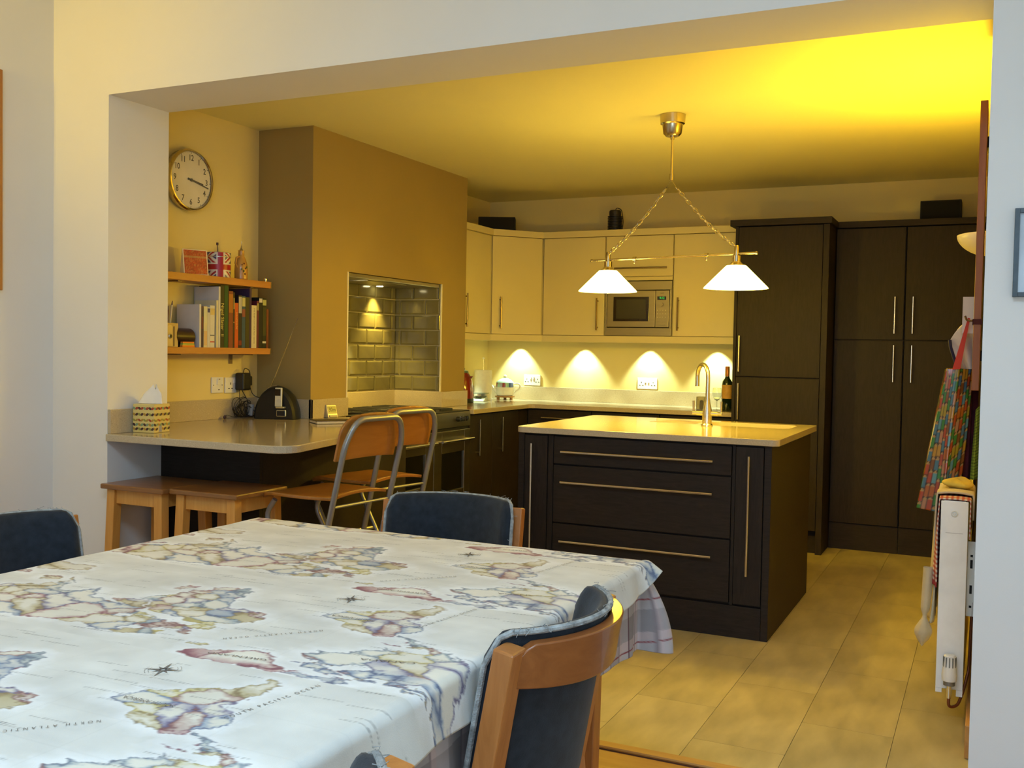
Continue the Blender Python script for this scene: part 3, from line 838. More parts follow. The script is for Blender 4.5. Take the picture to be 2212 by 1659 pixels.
# ------------------------------------------------------------------ wooden stools
pine = wood('stool_pine', (.58, .27, .05), (.70, .37, .09), 'z', .42, 10)
pine_top = wood('stool_top', (.20, .085, .022), (.30, .14, .042), 'x', .30, 9, coat=.2)
def make_stool():
    t = thing('wooden_stool', '', 'stool')
    h = .70
    w, dp = .36, .335
    B().box(-w / 2, w / 2, -dp / 2, dp / 2, h - .022, h).build('seat', pine_top, t, bevel=.005)
    for sx in (-1, 1):
        for sy in (-1, 1):
            p1 = Vector((sx * (w / 2 - .045), sy * (dp / 2 - .04), h - .0225)); p0 = Vector((sx * (w / 2 - .024), sy * (dp / 2 - .024), 0))
            q = B(); s = .022
            q.hexa([(p0.x - s, p0.y - s, 0), (p0.x + s, p0.y - s, 0), (p0.x + s, p0.y + s, 0), (p0.x - s, p0.y + s, 0),
                    (p1.x - s, p1.y - s, p1.z), (p1.x + s, p1.y - s, p1.z), (p1.x + s, p1.y + s, p1.z), (p1.x - s, p1.y + s, p1.z)])
            q.build('leg', pine, t, bevel=.003)
    for sy in (-1, 1):
        B().box(-w / 2 + .066, w / 2 - .066, sy * (dp / 2 - .038) - .009, sy * (dp / 2 - .038) + .009, h - .085, h - .023).build('apron_rail', pine, t, bevel=.002)
        B().box(-w / 2 + .05, w / 2 - .05, sy * (dp / 2 - .016) - .009, sy * (dp / 2 - .016) + .009, .20, .235).build('foot_rail', pine, t, bevel=.002)
    for sx in (-1, 1):
        B().box(sx * (w / 2 - .043) - .009, sx * (w / 2 - .043) + .009, -dp / 2 + .062, dp / 2 - .062, h - .085, h - .023).build('apron_rail', pine, t, bevel=.002)
        B().box(sx * (w / 2 - .022) - .009, sx * (w / 2 - .022) + .009, -dp / 2 + .045, dp / 2 - .045, .30, .335).build('foot_rail', pine, t, bevel=.002)
    return t
s1 = make_stool()
s2 = copy_tree(s1)
s1.location = (.208, .102, 0); s1.rotation_euler.z = 0
s2.location = (.568, .138, 0); s2.rotation_euler.z = math.radians(.5)
tag(s1, 'wooden stool with a dark worn seat against the white pillar under the breakfast bar', 'stool', 'wooden stools under the breakfast bar')
tag(s2, 'wooden stool with a dark worn seat between the pillar stool and the metal folding chair', 'stool', 'wooden stools under the breakfast bar')

# ------------------------------------------------------------------ folding bar chairs (local +y is forwards)
ply = wood('beech_veneer', (.33, .125, .018), (.42, .175, .032), 'x', .30, 7, coat=.35)
greym = M('silver_grey_paint', (.30, .30, .29), .35, .55, noise=30, var=.04)
def arcpath(pts, r=.06, n=5):
    P = [Vector(p) for p in pts]; out = [P[0]]
    for i in range(1, len(P) - 1):
        a, c = (P[i - 1] - P[i]), (P[i + 1] - P[i])
        rr = min(r, a.length * .49, c.length * .49)
        p0, p1 = P[i] + a.normalized() * rr, P[i] + c.normalized() * rr
        for k in range(n + 1):
            t = k / n
            out.append(p0 * (1 - t) ** 2 + P[i] * 2 * t * (1 - t) + p1 * t * t)
    out.append(P[-1])
    return out
def make_bar_chair():
    t = thing('folding_bar_chair', '', 'bar chair')
    SZ, BT = .695, 1.022
    hw = .182
    # rear frame: an inverted U leaning back, feet forwards
    def rear(z): return -.150 - (z - SZ) * .25
    fr = arcpath([(-hw, rear(0), .0), (-hw, rear(.93), .93), (-hw + .045, rear(BT), BT), (hw - .045, rear(BT), BT), (hw, rear(.93), .93), (hw, rear(0), 0)], .05)
    B().tube(fr, .0125, 12).build('back_frame', greym, t, smooth='auto')
    # front frame: from under the seat front down to the rear floor
    hi = hw - .03
    ff = arcpath([(-hi, .20, SZ - .03), (-hi, .255, SZ - .10), (-hi, .10, .35), (-hi, -.19, .0)], .05)
    ff2 = [Vector((-p.x, p.y, p.z)) for p in ff]
    B().tube(ff, .011, 12).build('front_leg', greym, t, smooth='auto')
    B().tube(ff2, .011, 12).build('front_leg', greym, t, smooth='auto')
    B().tube([(-hi, .155, .42), (hi, .155, .42)], .009, 10).build('foot_rest', greym, t, smooth='auto')
    B().tube([(-hw, rear(.2), .2), (hw, rear(.2), .2)], .008, 10).build('stretcher', greym, t, smooth='auto')
    B().tube([(-hw, rear(SZ - .03), SZ - .03), (hw, rear(SZ - .03), SZ - .03)], .006, 8).build('seat_pivot', greym, t, smooth='auto')
    # seat: thin curved ply, front corners rounded, rear edge turned up a little
    def seat(u, v):
        y = -.135 + .405 * v
        w = .172 + .022 * math.sin(PI * min(v, .9)) if v < .9 else .172 + .022 * math.sin(PI * .9) - (v - .9) * .25
        x = (u - .5) * 2 * w
        z = SZ + .012 * (1 - v) * ((u - .5) * 2) ** 2 * 0 + .018 * math.exp(-((v - 0) / .16) ** 2) * (1 - ((u - .5) * 2) ** 2 * .9) - .022 * max(0, (v - .8) / .2) ** 2
        return (x, y, z)
    B().grid(seat, 15, 17).build('seat', ply, t, smooth=True, solid=.014, bevel=.002)
    # backrest: curved ply panel held inside the frame, rounded top corners
    def back(u, v):
        z = .852 + (BT + .012 - .852) * v
        w = hw + .004 - (.055 * max(0, (v - .62) / .38) ** 2.2)
        x = (u - .5) * 2 * w
        return (x, rear(z) + .022 + .016 * (1 - ((u - .5) * 2) ** 2) * -1 + .014, z + .010 * (1 - ((u - .5) * 2) ** 2) * (1 if v > .5 else .9))
    B().grid(back, 17, 13).build('backrest', ply, t, smooth=True, solid=.013, bevel=.002)
    return t
c1 = make_bar_chair()
c2 = copy_tree(c1)
c1.location = (1.015, .285, 0); c1.rotation_euler.z = PI / 2 - math.radians(6)
c2.location = (.888, .79, 0); c2.rotation_euler.z = PI / 2 - math.radians(10)
tag(c1, 'folding bar chair with grey tube frame and orange wood, nearer to the dining table', 'bar chair', 'folding bar chairs')
tag(c2, 'folding bar chair with grey tube frame and orange wood, nearer to the range cooker', 'bar chair', 'folding bar chairs')

# ------------------------------------------------------------------ dining chairs (local +y is forwards)
teak = wood('teak_frame', (.36, .125, .028), (.50, .20, .052), 'z', .38, 12, coat=.15)
teak_x = wood('teak_rail', (.22, .066, .015), (.32, .110, .028), 'x', .30, 10, coat=.3)
blue = M('navy_denim', (.0125, .0175, .0255), .95, noise=40, var=.35, sheen=.12, bump=.15, bscale=400)
bluelt = M('worn_denim_edge', (.30, .31, .30), 1.0, noise=60, var=.4, bump=.5, bscale=300)
bluef = M('faded_blue_velour', (.050, .066, .095), .9, noise=18, var=.25, sheen=.5, bump=.1, bscale=400)
def make_dining_chair(fabric, name='dining_chair'):
    t = thing(name, '', 'chair')
    RB, AH = .26, math.radians(57)          # radius and half angle of the curved back
    yc = -.255 + RB             # centre of the arc
    TOP = .822
    def rake(z): return -(z - .45) * .17
    def arcp(a, r, z): return Vector((r * math.sin(a), yc - r * math.cos(a) + rake(z), z))
    # pad: closed shell, rounded corners
    def pad(u, v):
        a = (u * 2 - 1) * AH
        edge = max(0, (abs(u * 2 - 1) - .86) / .14)
        ztop = TOP - .045 * edge ** 2.2
        zbot = .485 + .03 * edge ** 2
        # v goes once round the section: front bottom -> front top -> rear top -> rear bottom
        if v < .42: f = v / .42; z = zbot + (ztop - zbot) * f; d = .020 * (1 - edge ** 3 * .6) * (1 - (2 * f - 1) ** 8 * .55)
        elif v < .5: f = (v - .42) / .08; z = ztop + .006 * math.sin(PI * f); d = .009 * (1 - 2 * f)
        elif v < .92: f = (v - .5) / .42; z = ztop + (zbot - ztop) * f; d = -.012
        else: f = (v - .92) / .08; z = zbot - .004 * math.sin(PI * f); d = -.009 + .018 * f
        return arcp(a, RB - .012 - d, z)
    p = B()
    nu, nv = 41, 40
    vs = [pad(i / (nu - 1), j / nv) for j in range(nv) for i in range(nu)]
    fs = [(j * nu + i, j * nu + i + 1, ((j + 1) % nv) * nu + i + 1, ((j + 1) % nv) * nu + i) for j in range(nv) for i in range(nu - 1)]
    fs += [tuple(j * nu for j in range(nv))[::-1], tuple(j * nu + nu - 1 for j in range(nv))]
    p.add(vs, fs)
    padob = p.build('backrest', fabric, t, smooth=True)
    # frayed pale seam running along the top and the two ends
    sm = []
    for k in range(31):
        v = -.58 + k * .58 * 2 / 30
        a = math.copysign(min(1, abs(v) / .5), v) * AH
        z = TOP + .003 if abs(v) <= .5 else TOP - (abs(v) - .5) * 3.0
        e = max(0, (abs(a) / AH - .86) / .14)
        sm.append(arcp(a, RB + .001, z - (.045 * e ** 2.2 if abs(v) <= .5 else .045)))
    seam = B().tube(sm, .0058, 8)
    seam.build('frayed_seam', bluelt, padob, smooth='auto', label='pale frayed seam of the backrest')
    fz = B()
    for k in range(46):
        i = random.randrange(len(sm) - 1); q = sm[i].lerp(sm[i + 1], random.random())
        fz.tube([q, q + Vector((random.uniform(-.012, .012), random.uniform(-.012, .006), random.uniform(-.002, .010))), q + Vector((random.uniform(-.018, .018), random.uniform(-.014, .008), random.uniform(-.006, .012)))], .0006, 4)
    o = fz.build('loose_thread', bluelt, padob); o['kind'] = 'stuff'
    # curved wooden top rail behind the pad
    r = B()
    def rail(u, v):
        a = (u * 2 - 1) * AH * .82
        c = v * 4
        zl, zh = .720 + .012 * abs(u * 2 - 1) ** 2, TOP - .012 - .03 * max(0, (abs(u * 2 - 1) - .85) / .15) ** 2
        k = int(c) % 4; f = c - int(c)
        rr, z = [(RB + .003 + .026 * f, zl), (RB + .029, zl + (zh - zl) * f), (RB + .029 - .026 * f, zh), (RB + .003, zh + (zl - zh) * f)][k]
        return arcp(a, rr, z)
    nu, nv = 31, 12
    vs = [rail(i / (nu - 1), j / nv) for j in range(nv) for i in range(nu)]
    fs = [(j * nu + i, j * nu + i + 1, ((j + 1) % nv) * nu + i + 1, ((j + 1) % nv) * nu + i) for j in range(nv) for i in range(nu - 1)]
    fs += [tuple(j * nu for j in range(nv))[::-1], tuple(j * nu + nu - 1 for j in range(nv))]
    r.add(vs, fs).build('top_rail', teak_x, t, smooth='auto', bevel=.003)
    # rear legs run up as back posts outside the rail ends
    for s in (-1, 1):
        top = arcp(s * AH * .87, RB + .024, .805); seat = arcp(s * AH * .87, RB + .018, .45)
        foot = Vector((seat.x * 1.04, seat.y - .05, 0))
        q = B()
        q.bar(seat, top, .056, .042, .052, .040, up=(0, 1, 0)); q.bar(foot, seat, .036, .036, .056, .042, up=(0, 1, 0))
        q.build('rear_leg', teak, t, bevel=.004)
        ft = Vector((s * .205, .225, .42))
        B().bar((s * .205, .235, 0), ft, .030, .030, .040, .036, up=(0, 1, 0)).build('front_leg', teak, t, bevel=.004)
        B().bar((s * .205, .22, .40), (seat.x, seat.y + .01, .40), .022, .055).build('seat_rail', teak_x, t, bevel=.003)
    B().box(-.19, .19, .215, .237, .375, .428).build('seat_rail', teak_x, t, bevel=.003)
    B().box(-.17, .17, -.205, -.185, .375, .428).build('seat_rail', teak_x, t, bevel=.003)
    sp = rounded([(-.225, .25), (-.19, -.185), (.19, -.185), (.225, .25)], [.04] * 4)
    B().prism(sp, .43, .475).build('seat', fabric, t, bevel=.014, seg=3)
    return t
dcA = make_dining_chair(blue)
dcB, dcC, dcD = copy_tree(dcA), copy_tree(dcA), copy_tree(dcA)
def put(o, x, y, fx, fy, lab):
    o.location = (x, y, 0); o.rotation_euler.z = math.atan2(-fx, fy)
    tag(o, lab, 'chair', 'dining chairs around the table')
put(dcA, 2.542, -1.465, -1, .02, 'blue padded dining chair with curved teak back, seen from behind at the table edge')
put(dcB, 1.955, -.575, .13, -.98, 'blue padded dining chair at the far end of the table in front of the island')
put(dcC, 1.323, -1.36, 1, -.0, 'dark blue padded dining chair on the left side of the table by the left wall')
put(dcD, 2.615, -2.40, -1, .02, 'dining chair showing only a rounded wooden rail end at the bottom edge')

# ------------------------------------------------------------------ dining table
TX0, TX1, TY0, TY1, TZ = 1.385, 2.668, -2.98, -.655, .750
dt = thing('dining_table', 'large wooden dining table hidden under the map-print tablecloth', 'table', (2.03, -1.6, 0))
B().box(TX0, TX1, TY0, TY1, TZ - .03, TZ).build('tabletop', teak_x, dt, bevel=.004)
b = B(); b.box(TX0 + .09, TX1 - .09, TY0 + .09, TY0 + .115, .63, .719).box(TX0 + .09, TX1 - .09, TY1 - .115, TY1 - .09, .63, .719).box(TX0 + .09, TX0 + .115, TY0 + .115, TY1 - .115, .63, .719).box(TX1 - .115, TX1 - .09, TY0 + .115, TY1 - .115, .63, .719)
b.build('apron', teak_x, dt)
for x in (TX0 + .10, TX1 - .10):
    for y in (TY0 + .10, TY1 - .10):
        B().bar((x, y, 0), (x, y, .719), .045, .045, .06, .06).build('leg', teak, dt, bevel=.004)

# plaid cloth underneath: hangs about 22 cm below the table edge, with a loose point at the far right corner
def plaid_cloth():
    path = []      # (point on table edge, outward normal, flare)
    n1 = 420
    for k in range(n1):
        path.append((Vector((TX1 + .003, TY0 + (TY1 - .02 - TY0) * k / (n1 - 1), 0)), Vector((1, 0, 0))))
    for k in range(1, 24):
        a = PI / 2 * k / 24
        path.append((Vector((TX1 - .02 + .023 * math.cos(a), TY1 - .02 + .023 * math.sin(a), 0)), Vector((math.cos(a), math.sin(a), 0))))
    for k in range(260):
        path.append((Vector((TX1 - .02 - (TX1 - TX0 - .02) * k / 259, TY1 + .003, 0)), Vector((0, 1, 0))))
    u = [0.0]
    for i in range(1, len(path)): u.append(u[-1] + (path[i][0] - path[i - 1][0]).length + (.012 if n1 <= i < n1 + 24 else 0))
    ucorner = u[n1 + 11]
    nv = 110
    V, UV = [], []
    for j in range(nv):
        v = j / (nv - 1)
        for i, (p, nrm) in enumerate(path):
            dist = abs(u[i] - ucorner)
            cor = math.exp(-(dist / .085) ** 2)
            drop = .225 + .030 * cor + .006 * math.sin(u[i] * 9)
            ripple = .010 * math.sin(u[i] * 17 + .6) + .006 * math.sin(u[i] * 31)
            if u[i] > ucorner + .12: ripple *= .25
            out = v * (.008 + ripple) + cor * (.215 * v - .105 * v * v) - .030 * v * math.exp(-((u[i] - ucorner + .17) / .05) ** 2)
            z = TZ + .0015 - drop * v
            V.append((p.x + nrm.x * max(out, .001), p.y + nrm.y * max(out, .001), z)); UV.append((u[i], drop * v))
    n = len(path)
    fs = [(j * n + i, j * n + i + 1, (j + 1) * n + i + 1, (j + 1) * n + i) for j in range(nv - 1) for i in range(n - 1)]
    b = B(); b.add(V, fs)
    # the flat part lying on the table
    o = b.build('plaid_tablecloth', M('plaid_cotton', attr='print', rough=.9, var=.05, noise=60, bump=.1, bscale=500), None, smooth=True)
    UV = np.array(UV)
    uu, vv = UV[:, 0] - ucorner + 10, UV[:, 1]
    col = np.tile(np.array([.50, .48, .51]), (len(UV), 1))
    def band(s, period, off, w): return np.abs(((s - off + period / 2) % period) - period / 2) < w
    g = band(vv, .15, .155, .030).astype(float) + band(uu, .12, .062, .028)
    col *= (1 - .24 * g)[:, None]
    pk = band(vv, .15, .195, .010) | band(uu, .12, .10, .010)
    col[pk] *= np.array([1.12, 1.0, .98])
    red = np.array([.24, .022, .035])
    for s, off in ((vv, .098), (vv, .212)):
        w_ = np.clip(1.6 - np.abs(s - off) / .0016, 0, 1)[:, None]; col = col * (1 - w_) + red * w_
    col[band(uu, .12, .030, .0022)] = np.array([.10, .03, .05])
    col[band(uu, .12, .094, .0022)] = np.array([.25, .22, .24])
    c = np.ones((len(UV), 4)); c[:, :3] = np.clip(col, 0, 1)
    a = o.data.color_attributes.new('print', 'FLOAT_COLOR', 'POINT'); a.data.foreach_set('color', c.ravel())
    md = o.modifiers.new('thick', 'SOLIDIFY'); md.thickness = .0008
    return o
tag(plaid_cloth(), 'white cotton cloth with grey and dark red plaid lines hanging below the map cloth', 'tablecloth')

# ---- world map print
CONT = {
 'na': [(-166,66),(-156,71),(-140,70),(-125,70),(-112,68),(-98,68),(-94,72),(-86,68),(-81,67),(-94,59),(-82,55),(-78,60),(-70,62),(-64,59),(-57,53),(-66,50),(-61,46),(-70,43),(-74,40),(-76,35),(-81,31),(-80,25),(-83,29),(-90,29),(-97,27),(-97,22),(-94,18),(-90,21),(-87,21),(-88,16),(-83,15),(-83,10),(-78,9),(-80,7),(-86,11),(-95,16),(-105,20),(-110,27),(-114,31),(-112,27),(-110,23),(-115,29),(-121,35),(-124,41),(-124,48),(-131,54),(-140,60),(-150,60),(-158,57),(-164,55),(-158,59),(-165,62)],
 'sa': [(-77,8),(-72,12),(-62,10),(-52,5),(-50,0),(-43,-3),(-35,-6),(-38,-13),(-40,-22),(-48,-26),(-53,-33),(-58,-35),(-62,-39),(-65,-43),(-67,-47),(-68,-52),(-66,-55),(-71,-54),(-75,-50),(-73,-42),(-73,-36),(-71,-28),(-70,-18),(-76,-14),(-81,-6),(-80,0),(-77,4)],
 'af': [(-17,15),(-16,20),(-13,27),(-9,31),(-5,36),(3,37),(10,37),(11,33),(20,32),(25,32),(33,31),(35,27),(38,20),(43,12),(51,12),(46,3),(40,-4),(40,-12),(35,-20),(33,-27),(28,-33),(20,-35),(17,-29),(12,-17),(13,-8),(9,0),(9,4),(4,6),(-4,5),(-8,4),(-13,9)],
 'eu': [(-9,43),(-9,37),(-5,36),(0,39),(4,43),(10,44),(15,40),(17,41),(13,45),(20,40),(23,37),(24,40),(28,41),(31,46),(38,47),(41,42),(30,41),(27,37),(36,36),(35,31),(40,21),(44,13),(52,16),(59,22),(51,26),(48,30),(57,26),(62,25),(67,24),(72,20),(77,8),(80,15),(87,21),(92,22),(94,17),(98,9),(103,2),(100,13),(106,10),(109,13),(106,20),(112,22),(120,27),(121,32),(122,38),(127,36),(129,41),(135,44),(140,51),(137,55),(150,59),(157,51),(163,57),(170,60),(178,63),(178,69),(160,70),(140,73),(128,72),(112,76),(98,77),(80,72),(70,72),(60,69),(45,67),(40,66),(33,69),(25,71),(15,68),(5,62),(6,58),(11,59),(13,55),(18,60),(22,65),(24,60),(20,55),(10,54),(4,52),(-2,48),(-2,44)],
 'gr': [(-46,60),(-52,65),(-54,70),(-60,76),(-70,78),(-60,82),(-35,83),(-18,81),(-20,74),(-25,70),(-35,66),(-42,61)],
 'au': [(114,-22),(122,-18),(129,-14),(136,-12),(140,-17),(143,-11),(147,-19),(153,-26),(151,-34),(146,-39),(140,-37),(135,-34),(129,-32),(122,-34),(115,-34)],
 'md': [(44,-16),(50,-14),(48,-24),(44,-24)], 'bo': [(109,1),(117,7),(118,1),(114,-4)], 'su': [(95,5),(104,-1),(106,-6),(100,-1)], 'ng': [(131,-1),(141,-3),(150,-10),(140,-8)],
 'jp': [(130,31),(136,34),(141,36),(142,43),(140,40),(133,35)], 'uk': [(-5,50),(1,51),(0,54),(-3,58),(-6,56),(-3,54)], 'ic': [(-23,64),(-15,64),(-15,66),(-22,66)], 'cu': [(-84,22),(-75,20),(-76,21)],
 'ba': [(-120,72),(-108,71),(-105,73),(-115,74)], 'vi': [(-112,69),(-102,69),(-104,72)], 'bf': [(-80,73),(-68,70),(-63,66),(-68,63),(-74,65),(-85,71)], 'el': [(-88,77),(-72,79),(-64,82),(-85,82),(-92,80)], 'me': [(-118,76),(-108,75),(-110,77)], 'de': [(-92,75),(-82,75),(-86,77)], 'so': [(-98,72),(-92,73),(-97,74)],
 'nz': [(173,-35),(178,-38),(174,-41),(168,-46),(172,-42)],
}
def map_texture():
    lon0, lon1, lat0, lat1 = -172.0, 160.0, -64.0, 86.0
    nx, ny = 1150, 460
    LO, LA = np.meshgrid(np.linspace(lon0, lon1, nx), np.linspace(lat0, lat1, ny))
    r2 = np.random.default_rng(3)
    def smooth_noise(nx, ny, cells, seed):
        rr = np.random.default_rng(seed); g = rr.random((cells + 2, cells * 2 + 2))
        ys = np.linspace(0, cells - .001, ny); xs = np.linspace(0, cells * 2 - .001, nx)
        y0 = ys.astype(int); x0 = xs.astype(int); fy = (ys - y0)[:, None]; fx = (xs - x0)[None, :]
        return (g[y0][:, x0] * (1 - fy) * (1 - fx) + g[y0 + 1][:, x0] * fy * (1 - fx) + g[y0][:, x0 + 1] * (1 - fy) * fx + g[y0 + 1][:, x0 + 1] * fy * fx)
    LO2 = LO + (smooth_noise(nx, ny, 45, 1) - .5) * 5 + (smooth_noise(nx, ny, 150, 5) - .5) * 2.4
    LA2 = LA + (smooth_noise(nx, ny, 45, 2) - .5) * 4 + (smooth_noise(nx, ny, 150, 6) - .5) * 2.0
    dist = np.full(LO.shape, 99.0); inside = np.zeros(LO.shape, bool); which = np.full(LO.shape, -1)
    px, py = LO2.ravel(), LA2.ravel()
    D = dist.ravel(); I = inside.ravel(); Wc = which.ravel()
    for ci, (nm_, poly) in enumerate(CONT.items()):
        P = np.array(poly, float)
        lo, hi = P.min(0) - 6, P.max(0) + 6
        sel = np.where((px > lo[0]) & (px < hi[0]) & (py > lo[1]) & (py < hi[1]))[0]
        x, y = px[sel], py[sel]
        ins = np.zeros(len(sel), bool); dd_ = np.full(len(sel), 99.0)
        for (ax, ay), (bx_, by_) in zip(P, np.roll(P, -1, 0)):
            cond = ((ay > y) != (by_ > y)) & (x < (bx_ - ax) * (y - ay) / (by_ - ay + 1e-9) + ax)
            ins ^= cond
            ex, ey = bx_ - ax, by_ - ay
            t = np.clip(((x - ax) * ex + (y - ay) * ey) / (ex * ex + ey * ey + 1e-9), 0, 1)
            dd_ = np.minimum(dd_, np.hypot(x - ax - t * ex, y - ay - t * ey))
        D[sel] = np.minimum(D[sel], dd_); I[sel] |= ins; Wc[sel] = np.where(ins, ci, Wc[sel])
    D = D.reshape(LO.shape); I = I.reshape(LO.shape); Wc = Wc.reshape(LO.shape)
    # countries: a Voronoi diagram inside the continents, small cells in Europe and Africa
    seeds = []
    for (a0, a1, b0, b1, n) in ((-120, -65, 25, 70, 7), (-105, -80, 8, 25, 7), (-80, -38, -50, 8, 15), (-15, 50, -33, 35, 34), (-8, 40, 37, 62, 26), (45, 140, 10, 50, 22), (45, 170, 50, 72, 4), (115, 150, -35, -12, 2), (-115, -65, 66, 82, 16)):
        seeds += [(r2.uniform(a0, a1), r2.uniform(b0, b1)) for _ in range(n)]
    S = np.array(seeds)
    d1 = np.full(LO.size, 1e9); d2 = np.full(LO.size, 1e9); cid = np.zeros(LO.size, int)
    for k, (sx, sy) in enumerate(S):
        dk = np.hypot((px - sx), (py - sy))
        upd = dk < d1
        d2 = np.where(upd, d1, np.minimum(d2, dk)); cid[upd] = k; d1 = np.where(upd, dk, d1)
    bd = ((d2 - d1) / 2).reshape(LO.shape); cid = cid.reshape(LO.shape)
    edge = np.minimum(np.where(I, bd, 99), D)
    pal = np.array([(.10, .20, .36), (.52, .44, .09), (.30, .07, .11), (.38, .30, .10), (.14, .14, .30), (.28, .10, .09), (.16, .26, .34), (.45, .36, .14)])
    pick = r2.integers(0, len(pal), len(S))
    base = np.array([.645, .640, .585])
    n3 = smooth_noise(nx, ny, 22, 21); n1 = smooth_noise(nx, ny, 9, 11); n2 = smooth_noise(nx, ny, 30, 12)
    img = base[None, None] * (.86 + .22 * n1 + .06 * n2)[..., None]
    img = np.where((I)[..., None], img * np.array([1.05, 1.01, .93]), img)
    halo = np.clip(1 - D / 11, 0, 1) ** 1.6 * (~I)
    img = img * (1 + halo[..., None] * np.array([.17, .19, .27]))
    cc_ = pal[pick[cid]]
    # arctic and canada are printed blue, north america pale yellow and red
    Wname = list(CONT)
    for nmx, colr in (('ba', 0), ('vi', 0), ('bf', 0), ('el', 0), ('me', 0), ('de', 0), ('so', 0), ('gr', 2), ('md', 2), ('jp', 2), ('uk', 5), ('au', 3), ('nz', 1)):
        cc_[Wc == Wname.index(nmx)] = pal[colr]
    can = (Wc == Wname.index('na')) & (LA > 58); cc_[can] = pal[0]
    a = np.clip(1 - edge / 2.1, 0, 1) ** .9
    a = np.where(I, a * (.55 + .60 * n2).clip(0, .95), 0)
    img = img * (1 - a[..., None]) + cc_ * a[..., None]
    lm = np.clip(1.25 - edge / .50, 0, 1) * np.where(I | (D < .5), 1, 0)
    ink = np.array([.085, .050, .065])
    inkc_ = ink * .6 + cc_ * .45
    wgt = .95 * lm * np.clip(.5 + 1.0 * n3, .4, 1)
    img = img * (1 - wgt[..., None]) + inkc_ * wgt[..., None]
    # sea: graticule and rows of tiny lettering, too small to read
    gra = ((np.abs((LO + 7.5) % 30 - 15) < .22) | (np.abs((LA + 5) % 30 - 15) < .25)) & ~I
    img[gra] *= .95
    for _ in range(95):
        lx, ly, ln_ = r2.uniform(lon0, lon1), r2.uniform(lat0, lat1), r2.uniform(6, 20)
        mrow = (np.abs(LA - ly - (LO - lx) * .12) < .55) & (LO > lx) & (LO < lx + ln_) & (((LO * 3.1).astype(int) * 7919 % 5) > 1)
        img[mrow] *= .62
    return img, (lon0, lon1, lat0, lat1)

TREP, YTIP, XTIP = .553, -1.338, 2.437
def map_colour(P):
    img, (lon0, lon1, lat0, lat1) = MAPTEX
    ny, nx, _ = img.shape
    lon = -68 + (XTIP - P[:, 0]) / .0051
    s = (YTIP - P[:, 1]) / TREP
    s = s - np.floor(s + .06)
    lat = -55 + s * TREP / .00375
    fx = np.clip((lon - lon0) / (lon1 - lon0) * (nx - 1), 0, nx - 1.001); fy = np.clip((lat - lat0) / (lat1 - lat0) * (ny - 1), 0, ny - 1.001)
    x0 = fx.astype(int); y0 = fy.astype(int); a = (fx - x0)[:, None]; b_ = (fy - y0)[:, None]
    return img[y0, x0] * (1 - a) * (1 - b_) + img[y0, x0 + 1] * a * (1 - b_) + img[y0 + 1, x0] * (1 - a) * b_ + img[y0 + 1, x0 + 1] * a * b_
MAPTEX = map_texture()
def map_cloth():
    # cross-section in x: lies on the table, turns over the right edge and hangs ~9 cm; far edge stops just past the table end
    zt = TZ + .0042
    xs = list(np.arange(TX0 - .004, TX1 + .002, .0026))
    nflat = len(xs)
    xs = np.array(xs)
    hang = np.arange(0, .125, .0045)
    ys = np.arange(TY0, TY1 + .006, .0030)
    ny = len(ys)
    cols = nflat + len(hang)
    V = np.zeros((ny, cols, 3)); Pm = np.zeros((ny, cols, 2))
    wob = .0011 * np.sin(ys * 7.3)[:, None] * np.sin(xs * 9.1 + 1)[None] + .0009 * np.sin(ys * 19 + 2)[:, None] * np.sin(xs * 5.2)[None]
    V[:, :nflat, 0] = xs[None]; V[:, :nflat, 1] = ys[:, None]; V[:, :nflat, 2] = zt + np.abs(wob)
    Pm[:, :nflat, 0] = xs[None]; Pm[:, :nflat, 1] = ys[:, None]
    R = .016
    for j, yy in enumerate(ys):
        L = .082 + .028 * (TY1 - yy) / 1.6 + .004 * math.sin(yy * 11)
        amp = .007 * math.sin(yy * 13 + 1) + .004 * math.sin(yy * 29)
        kink = .020 * math.exp(-((yy + 1.60) / .018) ** 2) - .012 * math.exp(-((yy + 1.63) / .02) ** 2)
        for i, h in enumerate(hang):
            s = h / hang[-1] * L
            a = min(s / R, PI / 2)
            dx = R * math.sin(a); dz = R * (1 - math.cos(a)) + max(0, s - R * PI / 2)
            f = max(0, s - .012) / L
            V[j, nflat + i] = (xs[-1] + .0026 + dx + f * (.020 + amp + kink), yy, zt - dz)
            Pm[j, nflat + i] = (xs[-1] + .0026 + s, yy)
    # far right corner sticks out to a point
    for j, yy in enumerate(ys):
        c = max(0, 1 - (ys[-1] - yy) / .10)
        for i in range(len(hang)):
            f = i / (len(hang) - 1)
            V[j, nflat + i, 0] += .030 * c * f; V[j, nflat + i, 2] += .045 * c * c * f; V[j, nflat + i, 1] += .012 * c * f
    vs = V.reshape(-1, 3)
    idx = np.arange(ny * cols).reshape(ny, cols)
    fs = np.stack([idx[:-1, :-1], idx[:-1, 1:], idx[1:, 1:], idx[1:, :-1]], -1).reshape(-1, 4)
    c0 = np.array([(TX0 + TX1) / 2, (TY0 + TY1) / 2, TZ - .1])
    me = bpy.data.meshes.new('map_tablecloth')
    me.from_pydata([tuple(v) for v in (vs - c0)], [], [tuple(f) for f in fs])
    me.shade_smooth()
    me.materials.append(M('map_print_cotton', attr='print', rough=.88, var=.05, noise=25, bump=.12, bscale=450, sheen=.1))
    o = bpy.data.objects.new('map_tablecloth', me); COL.objects.link(o); o.location = c0
    col = np.ones((len(vs), 4)); col[:, :3] = map_colour(Pm.reshape(-1, 2))
    a = me.color_attributes.new('print', 'FLOAT_COLOR', 'POINT'); a.data.foreach_set('color', col.ravel())
    md = o.modifiers.new('thick', 'SOLIDIFY'); md.thickness = .0008; md.offset = -1
    return o
